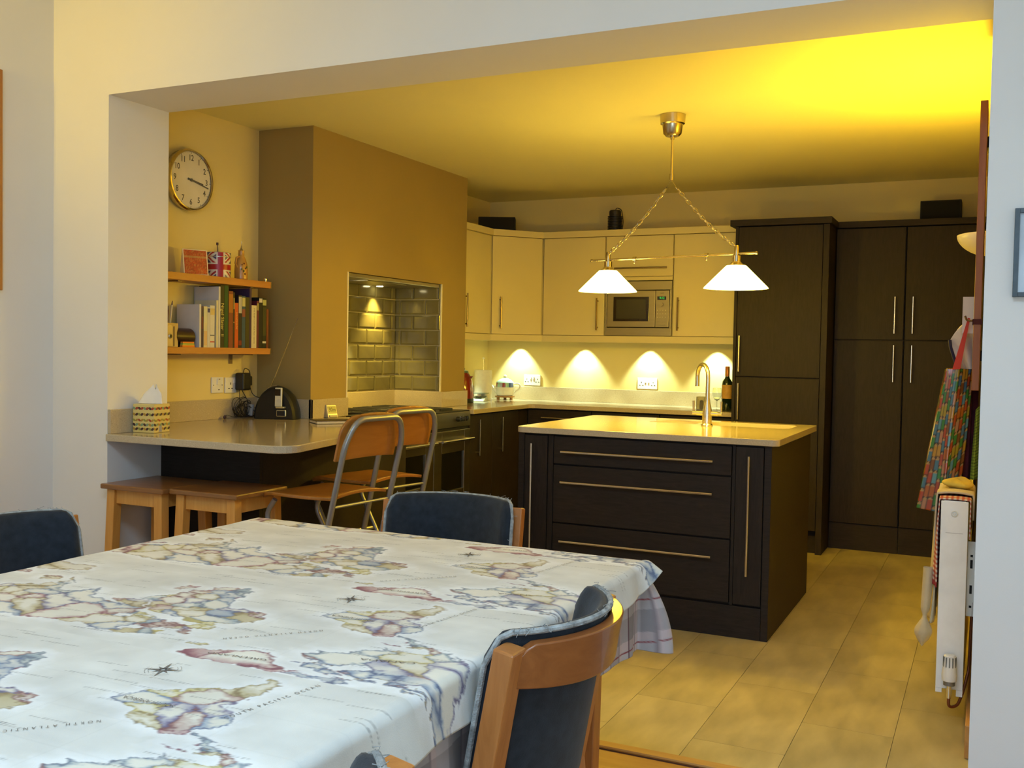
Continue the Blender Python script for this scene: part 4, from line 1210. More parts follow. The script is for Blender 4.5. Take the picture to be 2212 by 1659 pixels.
mc_ = tag(map_cloth(), 'pale tablecloth printed with a repeating antique world map, spread over the dining table', 'tablecloth')
inkm = M('map_ink', (.16, .145, .13), .9)
def cloth_text(t, p0, p1, size, flip=1):
    p0, p1 = Vector((*p0, 0)), Vector((*p1, 0)); ex = (p1 - p0).normalized(); ey = Vector((-ex.y, ex.x, 0)) * flip
    c = (p0 + p1) / 2; c.z = TZ + .0062
    w = max(v[0] for v in GLYPH[t][0]) - min(v[0] for v in GLYPH[t][0])
    text(B(), t, c, ex, ey, size, (p1 - p0).length / (w * size)).build('map_lettering', inkm, mc_)
for k in range(3):
    dy = .553 * k
    cloth_text('SOUTH PACIFIC OCEAN', (2.488, -2.06 + dy), (2.522, -1.875 + dy), .013)
    cloth_text('NORTH ATLANTIC OCEAN', (2.335, -1.60 + dy * .98 - .553), (2.205, -1.735 + dy * .98 - .553), .012)
    cloth_text('SOUTH AMERICA', (2.385, -2.058 + dy), (2.285, -2.062 + dy), .015)
    cloth_text('CANADA', (2.60, -1.70 + dy - .553), (2.50, -1.725 + dy - .553), .012)
    cloth_text('GREENLAND', (2.36, -1.81 + dy - .0), (2.24, -1.825 + dy), .012)
    cx_, cy_ = 2.242, -1.936 + .556 * k
    star = B()
    for q in range(8):
        a = q * PI / 4 + .35; rr = .036 if q % 2 == 0 else .020
        e = Vector((math.cos(a), math.sin(a), 0)); s_ = Vector((-e.y, e.x, 0)); c = Vector((cx_, cy_, TZ + .0063))
        star.add([c + e * rr, c + s_ * .0035 + e * .004, c - s_ * .0035 + e * .004], [(0, 1, 2)])
    for rr in (.024, .030):
        n = 40
        star.add([Vector((cx_ + math.cos(2 * PI * i / n) * r_, cy_ + math.sin(2 * PI * i / n) * r_, TZ + .0062)) for i in range(n) for r_ in (rr, rr + .0006)],
                 [(2 * i, 2 * i + 1, (2 * i + 3) % (2 * n), (2 * i + 2) % (2 * n)) for i in range(n) if i % 10 < 7])
    star.build('compass_rose', inkm, mc_)
# ------------------------------------------------------------------ wall clock
ck = thing('wall_clock', 'round chrome-rimmed wall clock with black numerals above the shelves', 'clock', (XW + .03, .735, 2.0))
CY, CZ_, CX = .737, 2.150, XW
ax = (1, 0, 0)
B().lathe([(.148, 0.0008), (.155, .012), (.158, .040), (.152, .050), (.146, .052), (.143, .046)], (CX, CY, CZ_), ax, 56, cap=False).build('rim', M('polished_nickel', (.62, .55, .42), .16, 1.0), ck, smooth='auto')
B().cyl((CX + .001, CY, CZ_), (CX + .040, CY, CZ_), .1435, 48).build('face', M('clock_face', (.74, .68, .54), .5), ck)
inkc = M('clock_ink', (.012, .010, .009), .5)
num = B()
for k in range(1, 13):
    a = 2 * PI * k / 12
    text(num, str(k), (CX + .0406, CY + math.sin(a) * .112, CZ_ + math.cos(a) * .112), (0, 1, 0), (0, 0, 1), .041, .9)
num.build('numerals', inkc, ck)
tk = B()
for k in range(60):
    a = 2 * PI * k / 60; r0, r1, w = (.132, .142, .0016) if k % 5 == 0 else (.138, .142, .0006)
    e = Vector((0, math.sin(a), math.cos(a))); s_ = Vector((0, math.cos(a), -math.sin(a))); o = Vector((CX + .0406, CY, CZ_))
    tk.add([o + e * r0 + s_ * w, o + e * r1 + s_ * w, o + e * r1 - s_ * w, o + e * r0 - s_ * w], [(0, 1, 2, 3)])
tk.build('minute_marks', inkc, ck)
for nm_, deg, L0, w, zz in (('hour_hand', 98.5, .086, .0055, .0425), ('minute_hand', 102.5, .126, .004, .0440)):
    a = math.radians(deg); e = Vector((0, math.sin(a), math.cos(a))); s_ = Vector((0, math.cos(a), -math.sin(a))); o = Vector((CX + zz, CY, CZ_))
    B().xprism([(-.025, -w), (L0, -w * .8), (L0, w * .8), (-.025, w)], o, e, s_, (1, 0, 0), .001).build(nm_, inkc, ck)
B().cyl((CX + .041, CY, CZ_), (CX + .047, CY, CZ_), .008, 16).build('hand_hub', inkc, ck, smooth='auto')
B().cyl((CX + .0475, CY, CZ_), (CX + .0485, CY, CZ_), .144, 48).build('glass', M('clock_glass', (.95, .95, .95), .03, alpha=.06, var=0), ck)

# ------------------------------------------------------------------ shelves
shelfwood = wood('shelf_pine', (.44, .185, .035), (.54, .25, .06), 'y', .38, 8, coat=.15)
SXF, SE = -.085, 1.205
for nm_, z1, th, lab in (('u', 1.660, .036, 'upper pine wall shelf carrying the flag tin and the oil bottle'), ('l', 1.2955, .033, 'lower pine wall shelf carrying the row of cookery books')):
    sh = thing('wall_shelf', lab, 'shelf', (-.17, .8, z1 - th), 'pine wall shelves')
    B().box(XW + .001, SXF, TJ + .003, SE, z1 - th, z1).build('plank', shelfwood, sh, bevel=.002)
    B().box(XW + .001, SXF + .001, SE + .0005, SE + .004, z1 - th, z1).build('end_cap', M('cap_brass', (.72, .62, .35), .3, 1.0), sh)
    for y in (.55, 1.085):
        q = B().box(XW + .0005, XW + .008, y - .012, y + .012, z1 - th - .055, z1 - th - .0005).box(XW + .008, SXF - .03, y - .012, y + .012, z1 - th - .006, z1 - th - .0005)
        q.build('bracket', M('bracket_grey', (.22, .17, .13), .4, .6), sh, bevel=.001)
Z1, Z2 = 1.6602, 1.2957
tag(B().lathe([(.006, 0), (.006, .008), (.010, .010), (.010, .016), (.004, .020), (0, .020)], (-.105, 1.185, Z1), seg=16).build('brass_knob', M('knob_pale_brass', (.85, .75, .45), .2, 1.0), smooth='auto'), 'tiny pale brass knob standing at the end of the upper shelf', 'knob')

# greeting card
gc = thing('greeting_card', 'orange and red greeting card leaning on the wall on the upper shelf', 'card', (-.2, .67, Z1))
k0, k1 = Vector((-.150, .615, Z1 + .0004)), Vector((-.100, .735, Z1 + .0004)); ks = (k1 - k0); kn = Vector((ks.y, -ks.x, 0)).normalized(); ku = Vector((0, 0, .128)) - kn * .022
B().hexa([k0, k1, k1 - kn * .003, k0 - kn * .003] + [p + ku for p in (k0, k1, k1 - kn * .003, k0 - kn * .003)]).build('card', M('card_cream', (.75, .66, .45), .7), gc)
B().hexa([p - kn * .004 for p in (k0, k1)] + [k1 - kn * .050, k0 - kn * .050] + [p + ku - kn * .0035 for p in (k0, k1)] + [p + ku - kn * .005 for p in (k1, k0)]).build('back_leaf', M('card_cream', (.75, .66, .45), .7), gc)
def cardfn(u, v): return k0 + ks * (.04 + .92 * u) + ku * (.03 + .94 * v) + kn * .0006
pic = B().grid(cardfn, 26, 24).build('printed_front', M('card_print', attr='print', rough=.6, noise=30, var=.25), gc)
def cardcol(P):
    n = len(P); c = np.tile(np.array([.50, .10, .022]), (n, 1)); rr = np.random.default_rng(5)
    c *= (.75 + .5 * rr.random(n))[:, None]
    z = P[:, 2]
    zz = (z - z.min()) / (z.max() - z.min())
    c[(zz > .68) & (zz < .76)] = (.50, .28, .08)
    c[rr.random(n) < .15] = (.52, .22, .05)
    return c
paint(pic, cardcol)

# flag tin with a stirrer in it
ft = thing('flag_tin', 'round tin printed with a red, white and blue union flag, a dark-knobbed stick poking out', 'tin', (-.155, .86, Z1))
FX, FY, FR, FH = -.155, .868, .062, .128
nseg, nh = 120, 56
vs = [(FX + FR * math.cos(2 * PI * i / nseg), FY + FR * math.sin(2 * PI * i / nseg), Z1 + FH * j / (nh - 1)) for j in range(nh) for i in range(nseg)]
fs = [(j * nseg + i, j * nseg + (i + 1) % nseg, (j + 1) * nseg + (i + 1) % nseg, (j + 1) * nseg + i) for j in range(nh - 1) for i in range(nseg)]
tin = B().add(vs, fs + [tuple(range(nseg))[::-1]]).build('body', M('flag_print', attr='print', rough=.3, var=.04), ft, smooth=True)
RED, WHT, BLU = np.array([.36, .012, .018]), np.array([.68, .62, .52]), np.array([.055, .045, .16])
def flag(P):
    c0 = P.mean(0); ang = np.arctan2(P[:, 1] - c0[1], P[:, 0] - c0[0]) - math.radians(-38)
    ang = (ang + PI) % (2 * PI) - PI
    ang = (ang + PI / 2) % PI - PI / 2
    u = ang * FR / .066; v = (P[:, 2] - P[:, 2].min()) / FH
    v = np.where(v > .82, 1.0 - (v - .82) * 1.5, v / .82); v = v * 2 - 1
    au, av = np.abs(u), np.abs(v)
    c = np.tile(BLU, (len(P), 1)); d = np.abs(av - au)
    c[d < .34] = WHT
    off = (av - au) * np.where(u * v > 0, 1, -1)
    c[(off > -.02) & (off < .20) & (d < .2)] = RED
    c[(au < .36) | (av < .40)] = WHT
    c[(au < .22) | (av < .26)] = RED
    return c
paint(tin, flag)
ring = B().lathe([(FR + .0012, FH * .815), (FR + .0018, FH * .83), (FR + .0012, FH * .845)], (FX, FY, Z1), seg=48, cap=False); ring.build('lid_seam', M('tin_edge', (.55, .5, .42), .3, 1.0), ft, smooth='auto')
B().lathe([(FR, FH), (FR - .004, FH + .002), (0, FH + .002)], (FX, FY, Z1), seg=48, cap=False).build('lid', M('tin_lid', (.42, .38, .36), .4, .6), ft, smooth='auto')
st = B().tube([(FX, FY - .006, Z1 + FH), (FX + .002, FY - .012, Z1 + FH + .042)], .0022, 8).build('stick', M('stick_dark', (.09, .05, .04), .5), ft, smooth='auto')
B().cyl((FX + .002, FY - .012, Z1 + FH + .040), (FX + .002, FY - .012, Z1 + FH + .053), .006, 12).build('stick_knob', M('knob_dark_red', (.06, .015, .015), .4), st, smooth='auto')

# oil bottle
ob = thing('oil_bottle', 'yellow ceramic oil bottle painted with olives, metal pourer in its neck', 'bottle', (-.14, 1.03, Z1))
OX, OY = -.142, 1.028
ochre = M('ochre_glaze', (.50, .26, .055), .25, noise=14, var=.12, coat=.4)
B().lathe([(.030, 0), (.0345, .004), (.0355, .04), (.034, .075), (.026, .105), (.0165, .125), (.0155, .152), (.017, .156), (.0, .157)], (OX, OY, Z1), seg=32).build('body', ochre, ob, smooth='auto')
B().tube([(OX, OY - .016, Z1 + .122), (OX + .004, OY - .042, Z1 + .116), (OX + .004, OY - .050, Z1 + .085), (OX, OY - .032, Z1 + .064)], .0055, 10).build('handle', ochre, ob, smooth='auto')
B().tube([(OX, OY, Z1 + .155), (OX, OY, Z1 + .170), (OX + .002, OY + .001, Z1 + .205)], [.012, .004, .0022], 10).build('pourer', M('pourer_steel', (.5, .45, .33), .3, 1.0), ob, smooth='auto')
for (da, dz, m_) in ((-.1, .085, 'r'), (.35, .066, 'g'), (.1, .060, 'r'), (-.5, .055, 'g'), (-.45, .078, 'r'), (-.2, .045, 'g'), (.0, .03, 'r')):
    a = -.60 + da + .35; rr = .0355 if dz < .075 else .032
    B().ball((OX + rr * math.cos(a), OY + rr * math.sin(a), Z1 + dz), .0055, 10, 6, (.45, .9, 1.3 if m_ == 'g' else .9)).build('painted_olive' if m_ == 'r' else 'painted_leaf', M('olive_red', (.13, .012, .012), .3) if m_ == 'r' else M('leaf_green', (.05, .09, .015), .3), ob, smooth='auto')

# ------------------------------------------------------------------ lower shelf: pen pot, papers, books
pp = thing('pen_pot', 'wooden pen pot shaped like a pencil sharpener on the lower shelf', 'pen pot', (-.13, .475, Z2))
pm = M('pale_birch', (.50, .35, .12), .45, noise=10, var=.12)
py0, py1, pz = .420, .516, .116
prof = [(py0, 0), (py1, 0), (py1, pz * .22), (py1 - .008, pz * .40), (py1 - .008, pz * .62), (py1, pz * .80), (py1, pz), (py0, pz), (py0, pz * .80), (py0 + .008, pz * .62), (py0 + .008, pz * .40), (py0, pz * .22)]
fb = B().xprism([(a, c) for a, c in prof], (-.090, 0, Z2), (0, 1, 0), (0, 0, 1), (-1, 0, 0), .012)
fb.xprism([(a, c) for a, c in prof], (-.150, 0, Z2), (0, 1, 0), (0, 0, 1), (-1, 0, 0), .012)
fb.box(-.150, -.102, py0 + .001, py0 + .007, Z2, Z2 + pz).box(-.150, -.102, py1 - .014, py1 - .0085, Z2, Z2 + pz).box(-.150, -.102, py0 + .007, py1 - .014, Z2, Z2 + .006)
fb.build('body', pm, pp, bevel=.0015)
B().xprism(rounded([(.440, .004), (.474, .004), (.474, .106), (.440, .106)], [.002, .002, .012, .012], 5), (-.0898, 0, Z2), (0, 1, 0), (0, 0, 1), (1, 0, 0), .003).build('blade', M('birch_blade', (.58, .43, .18), .35), pp, bevel=.001)
B().lathe([(.012, 0), (.012, .003), (.008, .006), (0, .006)], (-.0868, .458, Z2 + .052), (1, 0, 0), 16).build('screw', chrome, pp, smooth='auto')
B().box(-.0895, -.0885, .484, .490, Z2 + .004, Z2 + .10).build('blade_slot', M('slot_shadow', (.10, .07, .04), .8), pp)
for lab, y, dy, h, colr in (('maroon pen leaning left in the wooden pen pot', .436, -.006, .205, (.07, .012, .02)), ('dark teal pen in the wooden pen pot', .446, .004, .19, (.008, .05, .05)), ('dark brown pen standing in the middle of the pen pot', .461, .002, .215, (.03, .015, .015)), ('dark red pen in the wooden pen pot', .470, .006, .20, (.12, .02, .025)), ('white pencil leaning right in the wooden pen pot', .482, .020, .225, (.68, .62, .52))):
    p = thing('pen' if 'pen ' in lab else 'pencil', lab, 'pen', (-.125, y, Z2 + .008), 'pens in the wooden pot')
    B().tube([(-.125, y, Z2 + .008), (-.118, y + dy, Z2 + h - .02)], .0042, 8).build('barrel', M('pen_' + lab.split()[0] + lab.split()[1], colr, .35), p, smooth='auto')
    B().tube([(-.118, y + dy, Z2 + h - .02), (-.1172, y + dy * 1.1, Z2 + h)], [.0042, .0018], 8).build('tip', M('pen_tip', (.14, .09, .12), .35), p, smooth='auto')
paper = M('white_paper', (.60, .57, .54), .8, noise=6, var=.04)
gl = thing('spectacles_case', 'dark brown rounded leather case lying behind the sticky notes', 'case', (-.14, .58, Z2))
B().tube([(-.145, .516, Z2 + .052), (-.145, .524, Z2 + .052), (-.145, .645, Z2 + .050), (-.145, .655, Z2 + .050)], [.024, .042, .044, .034], 18).build('case', M('brown_leather', (.035, .016, .009), .35, noise=20, var=.3), gl, smooth='auto')
B().box(-.17, -.12, .53, .65, Z2, Z2 + .012).build('foot', M('brown_leather', (.035, .016, .009), .35), gl)
sn = thing('sticky_note_block', 'small stack of orange and green sticky notes at the front of the lower shelf', 'sticky notes', (-.1, .585, Z2))
for k, (z0, z1, colr) in enumerate(((0, .008, (.70, .20, .01)), (.008, .013, (.62, .40, .04)), (.013, .019, (.25, .42, .06)), (.019, .027, (.75, .24, .02)))):
    B().box(-.105 + .0005 * k, -.088, .543 + .001 * k, .627 - .0012 * k, Z2 + z0 + .0001, Z2 + z1).build('pad', M('note_%d' % k, colr, .7), sn)
def book(y0, y1, h, colr, lab, depth=.145, front=-.092, words=None, wcol=(.75, .68, .3), wsize=.012, wz=.6, extra=None, cover=None):
    g_ = .0008
    t = thing('book', lab, 'book', (front - depth / 2, (y0 + y1) / 2, Z2), 'books on the lower shelf')
    m = M('book_' + '_'.join('%d' % (c * 1000) for c in colr), colr, .45)
    y0 += g_; y1 -= g_
    q = B().box(front - .0025, front, y0, y1, Z2, Z2 + h).box(front - depth, front - .0025, y0, y0 + .002, Z2, Z2 + h).box(front - depth, front - .0025, y1 - .002, y1, Z2, Z2 + h)
    q.build('cover', m, t)
    B().box(front - depth + .004, front - .003, y0 + .0022, y1 - .0022, Z2 + .003, Z2 + h - .004).build('pages', M('book_pages', (.62, .55, .42), .8, noise=200, var=.1), t)
    if words:
        for wd, cz, sz in words:
            text(B(), wd, (front + .0006, (y0 + y1) / 2, Z2 + h * cz), (0, 0, -1), (0, 1, 0), sz).build('spine_lettering', M('spine_ink_%d' % (wcol[0] * 100), wcol, .5), t)
    if extra:
        for z0, z1, c2 in extra:
            B().box(front + .0001, front + .0007, y0 + .001, y1 - .001, Z2 + h * z0, Z2 + h * z1).build('spine_band', M('band_' + '_'.join('%d' % (c * 1000) for c in c2), c2, .5), t)
    return t
book(.662, .676, .216, (.60, .57, .55), 'white paper folder standing at the left end of the book row', depth=.150)
book(.801, .815, .314, (.58, .55, .53), 'tall white folder standing just left of the tall black cookery book', depth=.165)
book(.676, .693, .207, (.045, .018, .05), 'thin purple and dark red paperback beside the white folder', extra=[(.45, .75, (.12, .02, .03))])
book(.693, .720, .207, (.62, .56, .34), 'cream paperback with pale green and orange lettering, second in the book row', extra=[(.60, .95, (.60, .58, .38)), (.05, .40, (.62, .42, .20))])
book(.720, .739, .204, (.56, .53, .50), 'thin white paperback with a dark blue square at the top of its spine', extra=[(.87, .97, (.03, .03, .14))])
book(.739, .773, .214, (.60, .57, .50), 'white paperback with a row of small red and yellow marks on its spine', extra=[(.78, .93, (.58, .45, .18)), (.12, .15, (.45, .05, .04)), (.28, .30, (.10, .10, .10))])
book(.784, .800, .242, (.60, .55, .36), 'tall cream paperback left of the dark green book')
book(.815, .844, .320, (.020, .017, .012), 'tall black cookery book with yellow author lettering down its spine', words=[('Nigel Slater', .50, .030), ('II', .20, .026)], wcol=(.60, .52, .16))
book(.844, .874, .322, (.008, .060, .020), 'tall dark green book, the tallest in the row')
book(.876, .911, .295, (.20, .045, .022), 'maroon and orange hardback right of the green book', extra=[(.62, .95, (.36, .13, .02))])
book(.911, .923, .290, (.022, .018, .014), 'slim black paperback with gold lettering in the middle of the row', extra=[(.45, .47, (.4, .3, .1)), (.70, .90, (.35, .28, .10))])
book(.923, .952, .236, (.50, .085, .016), 'bright orange paperback in the middle of the row', words=[('HANDMADE', .60, .016)], wcol=(.75, .42, .12))
book(.952, .979, .278, (.02, .014, .016), 'black paperback with a pale grey top right of the orange one', extra=[(.66, .97, (.42, .40, .34)), (.05, .14, (.18, .02, .015))])
book(.979, 1.007, .275, (.035, .075, .13), 'blue spined book between two dark books', extra=[(.60, .75, (.24, .07, .05)), (.80, .97, (.5, .45, .2))])
book(1.007, 1.039, .270, (.050, .042, .012), 'dark olive book right of the blue one')
book(1.039, 1.056, .318, (.05, .025, .075), 'tall thin purple book standing above its neighbours')
book(1.056, 1.098, .230, (.62, .56, .36), 'short cream cookery book with dark lettering down its thick spine', words=[('THE RIVER COTTAGE MEAT BOOK', .52, .0125)], wcol=(.09, .07, .05))
book(1.098, 1.116, .255, (.12, .02, .035), 'thin maroon paperback right of the thick cream book', extra=[(.8, .95, (.35, .30, .10))])
book(1.116, 1.145, .275, (.014, .014, .013), 'black book with a white label at the top, near the right end', extra=[(.90, .98, (.60, .56, .50))])
book(1.145, 1.178, .272, (.016, .018, .012), 'black book with yellow-green lettering near the right end of the shelf', extra=[(.86, .97, (.42, .42, .14)), (.10, .14, (.6, .58, .5)), (.25, .82, (.045, .047, .018))])
book(1.179, 1.197, .215, (.19, .050, .016), 'reddish brown book at the right end of the row')
# ------------------------------------------------------------------ wall sockets on the clock wall, charger and tangle
def socket(name, lab, y0, y1, z0, z1, kind):
    t = thing(name, lab, 'socket', (XW + .004, (y0 + y1) / 2, z0), 'wall plates by the shelves')
    B().box(XW + .0005, XW + .009, y0, y1, z0, z1).build('plate', white_plastic, t, bevel=.003)
    ym = (y0 + y1) / 2
    if kind == 'switch':
        B().box(XW + .009, XW + .014, ym - .008, ym + .012, z0 + .045, z1 - .008).build('rocker', white_plastic, t, bevel=.001)
        B().box(XW + .0135, XW + .0145, ym + .002, ym + .012, z1 - .013, z1 - .009).build('indicator', M('indicator_red', (.12, .015, .01), .4), t)
        for yy in (y0 + .012, y1 - .012): B().cyl((XW + .009, yy, (z0 + z1) / 2), (XW + .0098, yy, (z0 + z1) / 2), .003, 10).build('screw', satin, t)
        B().box(XW + .009, XW + .0096, ym + .004, ym + .014, z0 + .016, z0 + .020).build('flex_slot', blackmatt, t)
    else:
        B().box(XW + .009, XW + .014, y1 - .028, y1 - .014, z1 - .032, z1 - .010).build('rocker', white_plastic, t, bevel=.001)
        for yy, zz, w, h in ((ym - .004, .058, .005, .012), (ym - .016, .032, .011, .005), (ym + .008, .032, .011, .005)):
            B().box(XW + .009, XW + .0096, yy - w / 2, yy + w / 2, z0 + zz - h / 2 - .006, z0 + zz + h / 2 - .006).build('pin_slot', blackmatt, t)
    return t
socket('fused_switch', 'white fused switch plate under the bookshelf, left of the plug socket', .936, 1.026, 1.050, 1.136, 'switch')
socket('plug_socket', 'white single plug socket under the bookshelf beside the black charger', 1.040, 1.13, 1.047, 1.133, 'socket')
chg = thing('mains_charger', 'black mains charger plugged in below the bookshelf', 'charger', (XW + .04, 1.15, 1.05))
B().box(XW + .010, XW + .070, 1.112, 1.180, 1.062, 1.158).build('body', black, chg, bevel=.010, seg=3)
B().box(XW + .020, XW + .055, 1.182, 1.208, 1.086, 1.140).build('side_plug', black, chg, bevel=.006)
cableblk = M('black_cable', (.012, .010, .012), .5)
B().tube(arcpath([(XW + .05, 1.135, 1.158), (XW + .055, 1.140, 1.185), (XW + .055, 1.180, 1.175), (XW + .05, 1.195, 1.14)], .02), .0022, 6).build('lead', cableblk, chg, smooth='auto')
B().tube(arcpath([(XW + .045, 1.195, 1.088), (XW + .05, 1.215, 1.03), (XW + .10, 1.235, 1.015), (-.10, 1.25, 1.01)], .03), .0022, 6).build('lead', cableblk, chg, smooth='auto')
cb = thing('cable_tangle', 'heap of tangled thin black cables beside the speaker dock', 'cable', (-.2, 1.12, CT))
rr = random.Random(4)
for k in range(5):
    pts = [(XW + .04, 1.120 + .016 * k, 1.064)] if k < 2 else []
    cxk, cyk = -.205 + .022 * rr.random(), 1.065 + .095 * rr.random()
    n = 40
    for i in range(n):
        a = 2 * PI * i / n * (2.1 + .4 * k) + k
        ry, rz = .044 + .03 * rr.random() * 0 + .022 * math.sin(i * .33 + k), .048 + .014 * math.sin(i * .21 + 2 * k)
        pts.append((cxk + .018 * math.sin(a * .7 + k), cyk + ry * math.cos(a) + .05 * (i / n - .5), CT + .008 + max(0, rz * (1 + math.sin(a)) * (.95 - .35 * i / n))))
    B().tube([Vector(p) for p in pts], .0021, 5).build('cable', cableblk, cb, smooth='auto')
B().tube([(-.22, 1.0, CT + .012), (-.215, 1.01, CT + .022), (-.2, 1.035, CT + .012), (-.2, 1.07, CT + .008)], .0016, 5).build('lead', cableblk, cb, smooth='auto')
B().ball((-.22, .998, CT + .0105), .010, 12, 8, (.8, 1.1, 1)).build('earbud', M('earbud_purple', (.03, .01, .04), .3), cb, smooth='auto')
B().hexa([(-.192, 1.155, CT + .012), (-.170, 1.155, CT + .012), (-.170, 1.165, CT + .012), (-.192, 1.165, CT + .012), (-.205, 1.155, CT + .075), (-.165, 1.155, CT + .075), (-.165, 1.175, CT + .075), (-.205, 1.175, CT + .075)]).build('white_plug', M('plug_grey', (.42, .42, .42), .5), cb, bevel=.003)
tag(B().tube([(XW + .006, .40, 1.155), (XW + .010, .425, 1.13), (XW + .008, .435, 1.085), (XW + .008, .415, 1.05), (XW + .006, .398, 1.035)], .0024, 6).build('loose_cable', cableblk, smooth='auto'), 'short black cable on the wall just behind the white pillar', 'cable')

# speaker dock with music player
sd = thing('speaker_dock', 'black dome-shaped speaker dock with a raised aerial in the worktop corner', 'speaker', (-.03, 1.23, CT))
SXc, SYc, SR, SD = -.040, 1.225, .124, .115
def dome(z0, y0, sc):
    n = 28
    return [(SXc + SR * sc * math.cos(PI * k / n), y0, z0 + .182 * sc * math.sin(PI * k / n) ** .80) for k in range(n + 1)]
slices = [(0.0, .86), (.012, .95), (.05, 1.0), (.10, .96), (.14, .80), (.155, .62)]
fr = Vector((.30, -.954, 0)); sdv = Vector((.954, .30, 0))
V, n = [], 29
for dpt, sc in slices:
    for k in range(n):
        a = PI * k / (n - 1)
        p = Vector((SXc, SYc, CT)) + sdv * (-SR * sc * math.cos(a)) - fr * (dpt - .075) * .92
        V.append((p.x, p.y, CT + .002 + .180 * sc * math.sin(a) ** 1.0))
F = [(j * n + k, j * n + k + 1, (j + 1) * n + k + 1, (j + 1) * n + k) for j in range(len(slices) - 1) for k in range(n - 1)] + [tuple(range(n)), tuple(range((len(slices) - 1) * n, len(slices) * n))[::-1]] + [(j * n, (j + 1) * n, (j + 1) * n + n - 1, j * n + n - 1) for j in range(len(slices) - 1)]
B().add(V, F).build('body', M('speaker_black', (.010, .011, .011), .35, noise=200, var=.2), sd, smooth='auto')
fc = Vector((SXc, SYc, CT)) + fr * .072
B().obox(fc + sdv * .046 + Vector((0, 0, .034)) + fr * .006, (.056, .012, .038), sdv).build('display_surround', M('silver_trim', (.60, .58, .40), .3, .8), sd, bevel=.006, seg=3)
B().obox(fc + sdv * .046 + Vector((0, 0, .034)) + fr * .0125, (.046, .002, .028), sdv).build('display', blackmatt, sd, bevel=.003)
B().obox(fc + sdv * .044 + Vector((0, 0, .066)) + fr * .012, (.050, .030, .010), sdv).build('dock_cradle', M('silver_trim', (.60, .58, .40), .3, .8), sd, bevel=.004)
B().tube([Vector((-.105, 1.235, 1.075)), Vector((-.055, 1.235, 1.18)), Vector((.078, 1.235, 1.465))], [.0030, .0022, .0011], 8).build('aerial', chrome, sd, smooth='auto')
B().tube([Vector(V[2 * n + k]) - fr * .0 for k in range(3, 15)], .002, 6).build('silver_trim_line', M('silver_trim', (.60, .58, .40), .3, .8), sd, smooth='auto')
mp_ = thing('music_player', 'silver music player with a small dark screen standing in the black dock', 'music player', (0, 1.17, CT + .07))
upv = Vector((-.16, .0, 1)).normalized(); mc0 = fc + sdv * .034 + fr * .016 + Vector((0, 0, .122))
B().obox(mc0, (.040, .009, .103), sdv, upv).build('body', M('player_silver', (.72, .68, .50), .3, .3), mp_, bevel=.003, seg=3)
B().obox(mc0 + upv * .026 + fr * .005, (.031, .001, .036), sdv, upv).build('screen', M('player_screen', (.02, .012, .012), .1), mp_)
B().lathe([(.0125, 0), (.0125, .0008), (.005, .0008), (.0049, .0002), (0, .0002)], mc0 - upv * .022 + fr * .0046, fr, 24).build('click_wheel', M('wheel_white', (.66, .62, .46), .5), mp_)

# tissue box
tb = thing('tissue_box', 'square tissue box printed with rows of coloured leaves, tissue pulled up', 'tissue box', (.10, .19, CT))
ang = math.radians(8)
ex, ey = Vector((math.cos(ang), math.sin(ang), 0)), Vector((-math.sin(ang), math.cos(ang), 0))
TS, THH = .112, .128
t0 = Vector((.028, .118, CT + .0005))
tm = M('tissue_box_card', (.66, .54, .20), .5, noise=5, var=.04)
B().hexa([t0, t0 + ex * TS, t0 + (ex + ey) * TS, t0 + ey * TS] + [p + Vector((0, 0, THH)) for p in (t0, t0 + ex * TS, t0 + (ex + ey) * TS, t0 + ey * TS)]).build('box', tm, tb, bevel=.002)
lc_ = [(.36, .06, .03), (.20, .30, .18), (.07, .03, .03), (.42, .25, .04), (.30, .30, .06)]
rows = [(.112, 1), (.085, 3), (.055, 4), (.030, 0), (.016, 2)]
for r_, (z, c_) in enumerate(((.109, 0), (.082, 2), (.056, 3), (.036, 1), (.017, 2))):
    for face in (0, 1):
        f0, fx_ = (t0, ex) if face == 0 else (t0 + ex * TS, ey)
        nn = -ey if face == 0 else ex
        for k in range(4):
            if face == 1 and r_ == 4 and k == 1: continue
            for s in (-1, 1):
                c = f0 + fx_ * (TS * (k + .5) / 4) + Vector((0, 0, z))
                lp = []
                for i in range(10):
                    a = 2 * PI * i / 10
                    u_ = math.cos(a) * .0085; v_ = math.sin(a) * (.0058 if r_ != 2 else .005)
                    u2 = u_ * math.cos(.6) - v_ * math.sin(.6); v2 = u_ * math.sin(.6) + v_ * math.cos(.6)
                    lp.append((s * (u2 + .0068), v2))
                col_ = lc_[(c_ + (0 if s > 0 else 1 + k % 2)) % 5]
                b_ = B().add([c + fx_ * u_ + Vector((0, 0, v_)) + nn * .0006 for u_, v_ in lp], [tuple(range(10))])
                b_.build('leaf_print', M('leaf_%d' % ((c_ + (0 if s > 0 else 1 + k % 2)) % 5), col_, .5), tb)
c = t0 + ex * TS + ey * .044 + Vector((0, 0, .018)); B().add([c + ex * .0006 + ey * a + Vector((0, 0, d_)) for a, d_ in ((-.011, -.014), (.011, -.014), (.011, .014), (-.011, .014))], [(0, 1, 2, 3)]).build('barcode', M('barcode_grey', (.33, .33, .36), .6, noise=400, var=.6, stretch=(1, 1, .01)), tb)
def tissue(u, v):
    a = u * 2 * PI
    w = (.034 * (1 - v) + .028) * (1 + .20 * math.sin(3 * a + 1) + .10 * math.sin(5 * a)) * (1 if v < .55 else 1 - (v - .55) * 1.5)
    c = t0 + (ex + ey) * TS * .5 + ex * (-.012 + .03 * v)
    return (c.x + w * math.cos(a) * .95, c.y + w * math.sin(a) * .4, CT + THH + .002 + .075 * v + .012 * math.sin(a * 2) * v)
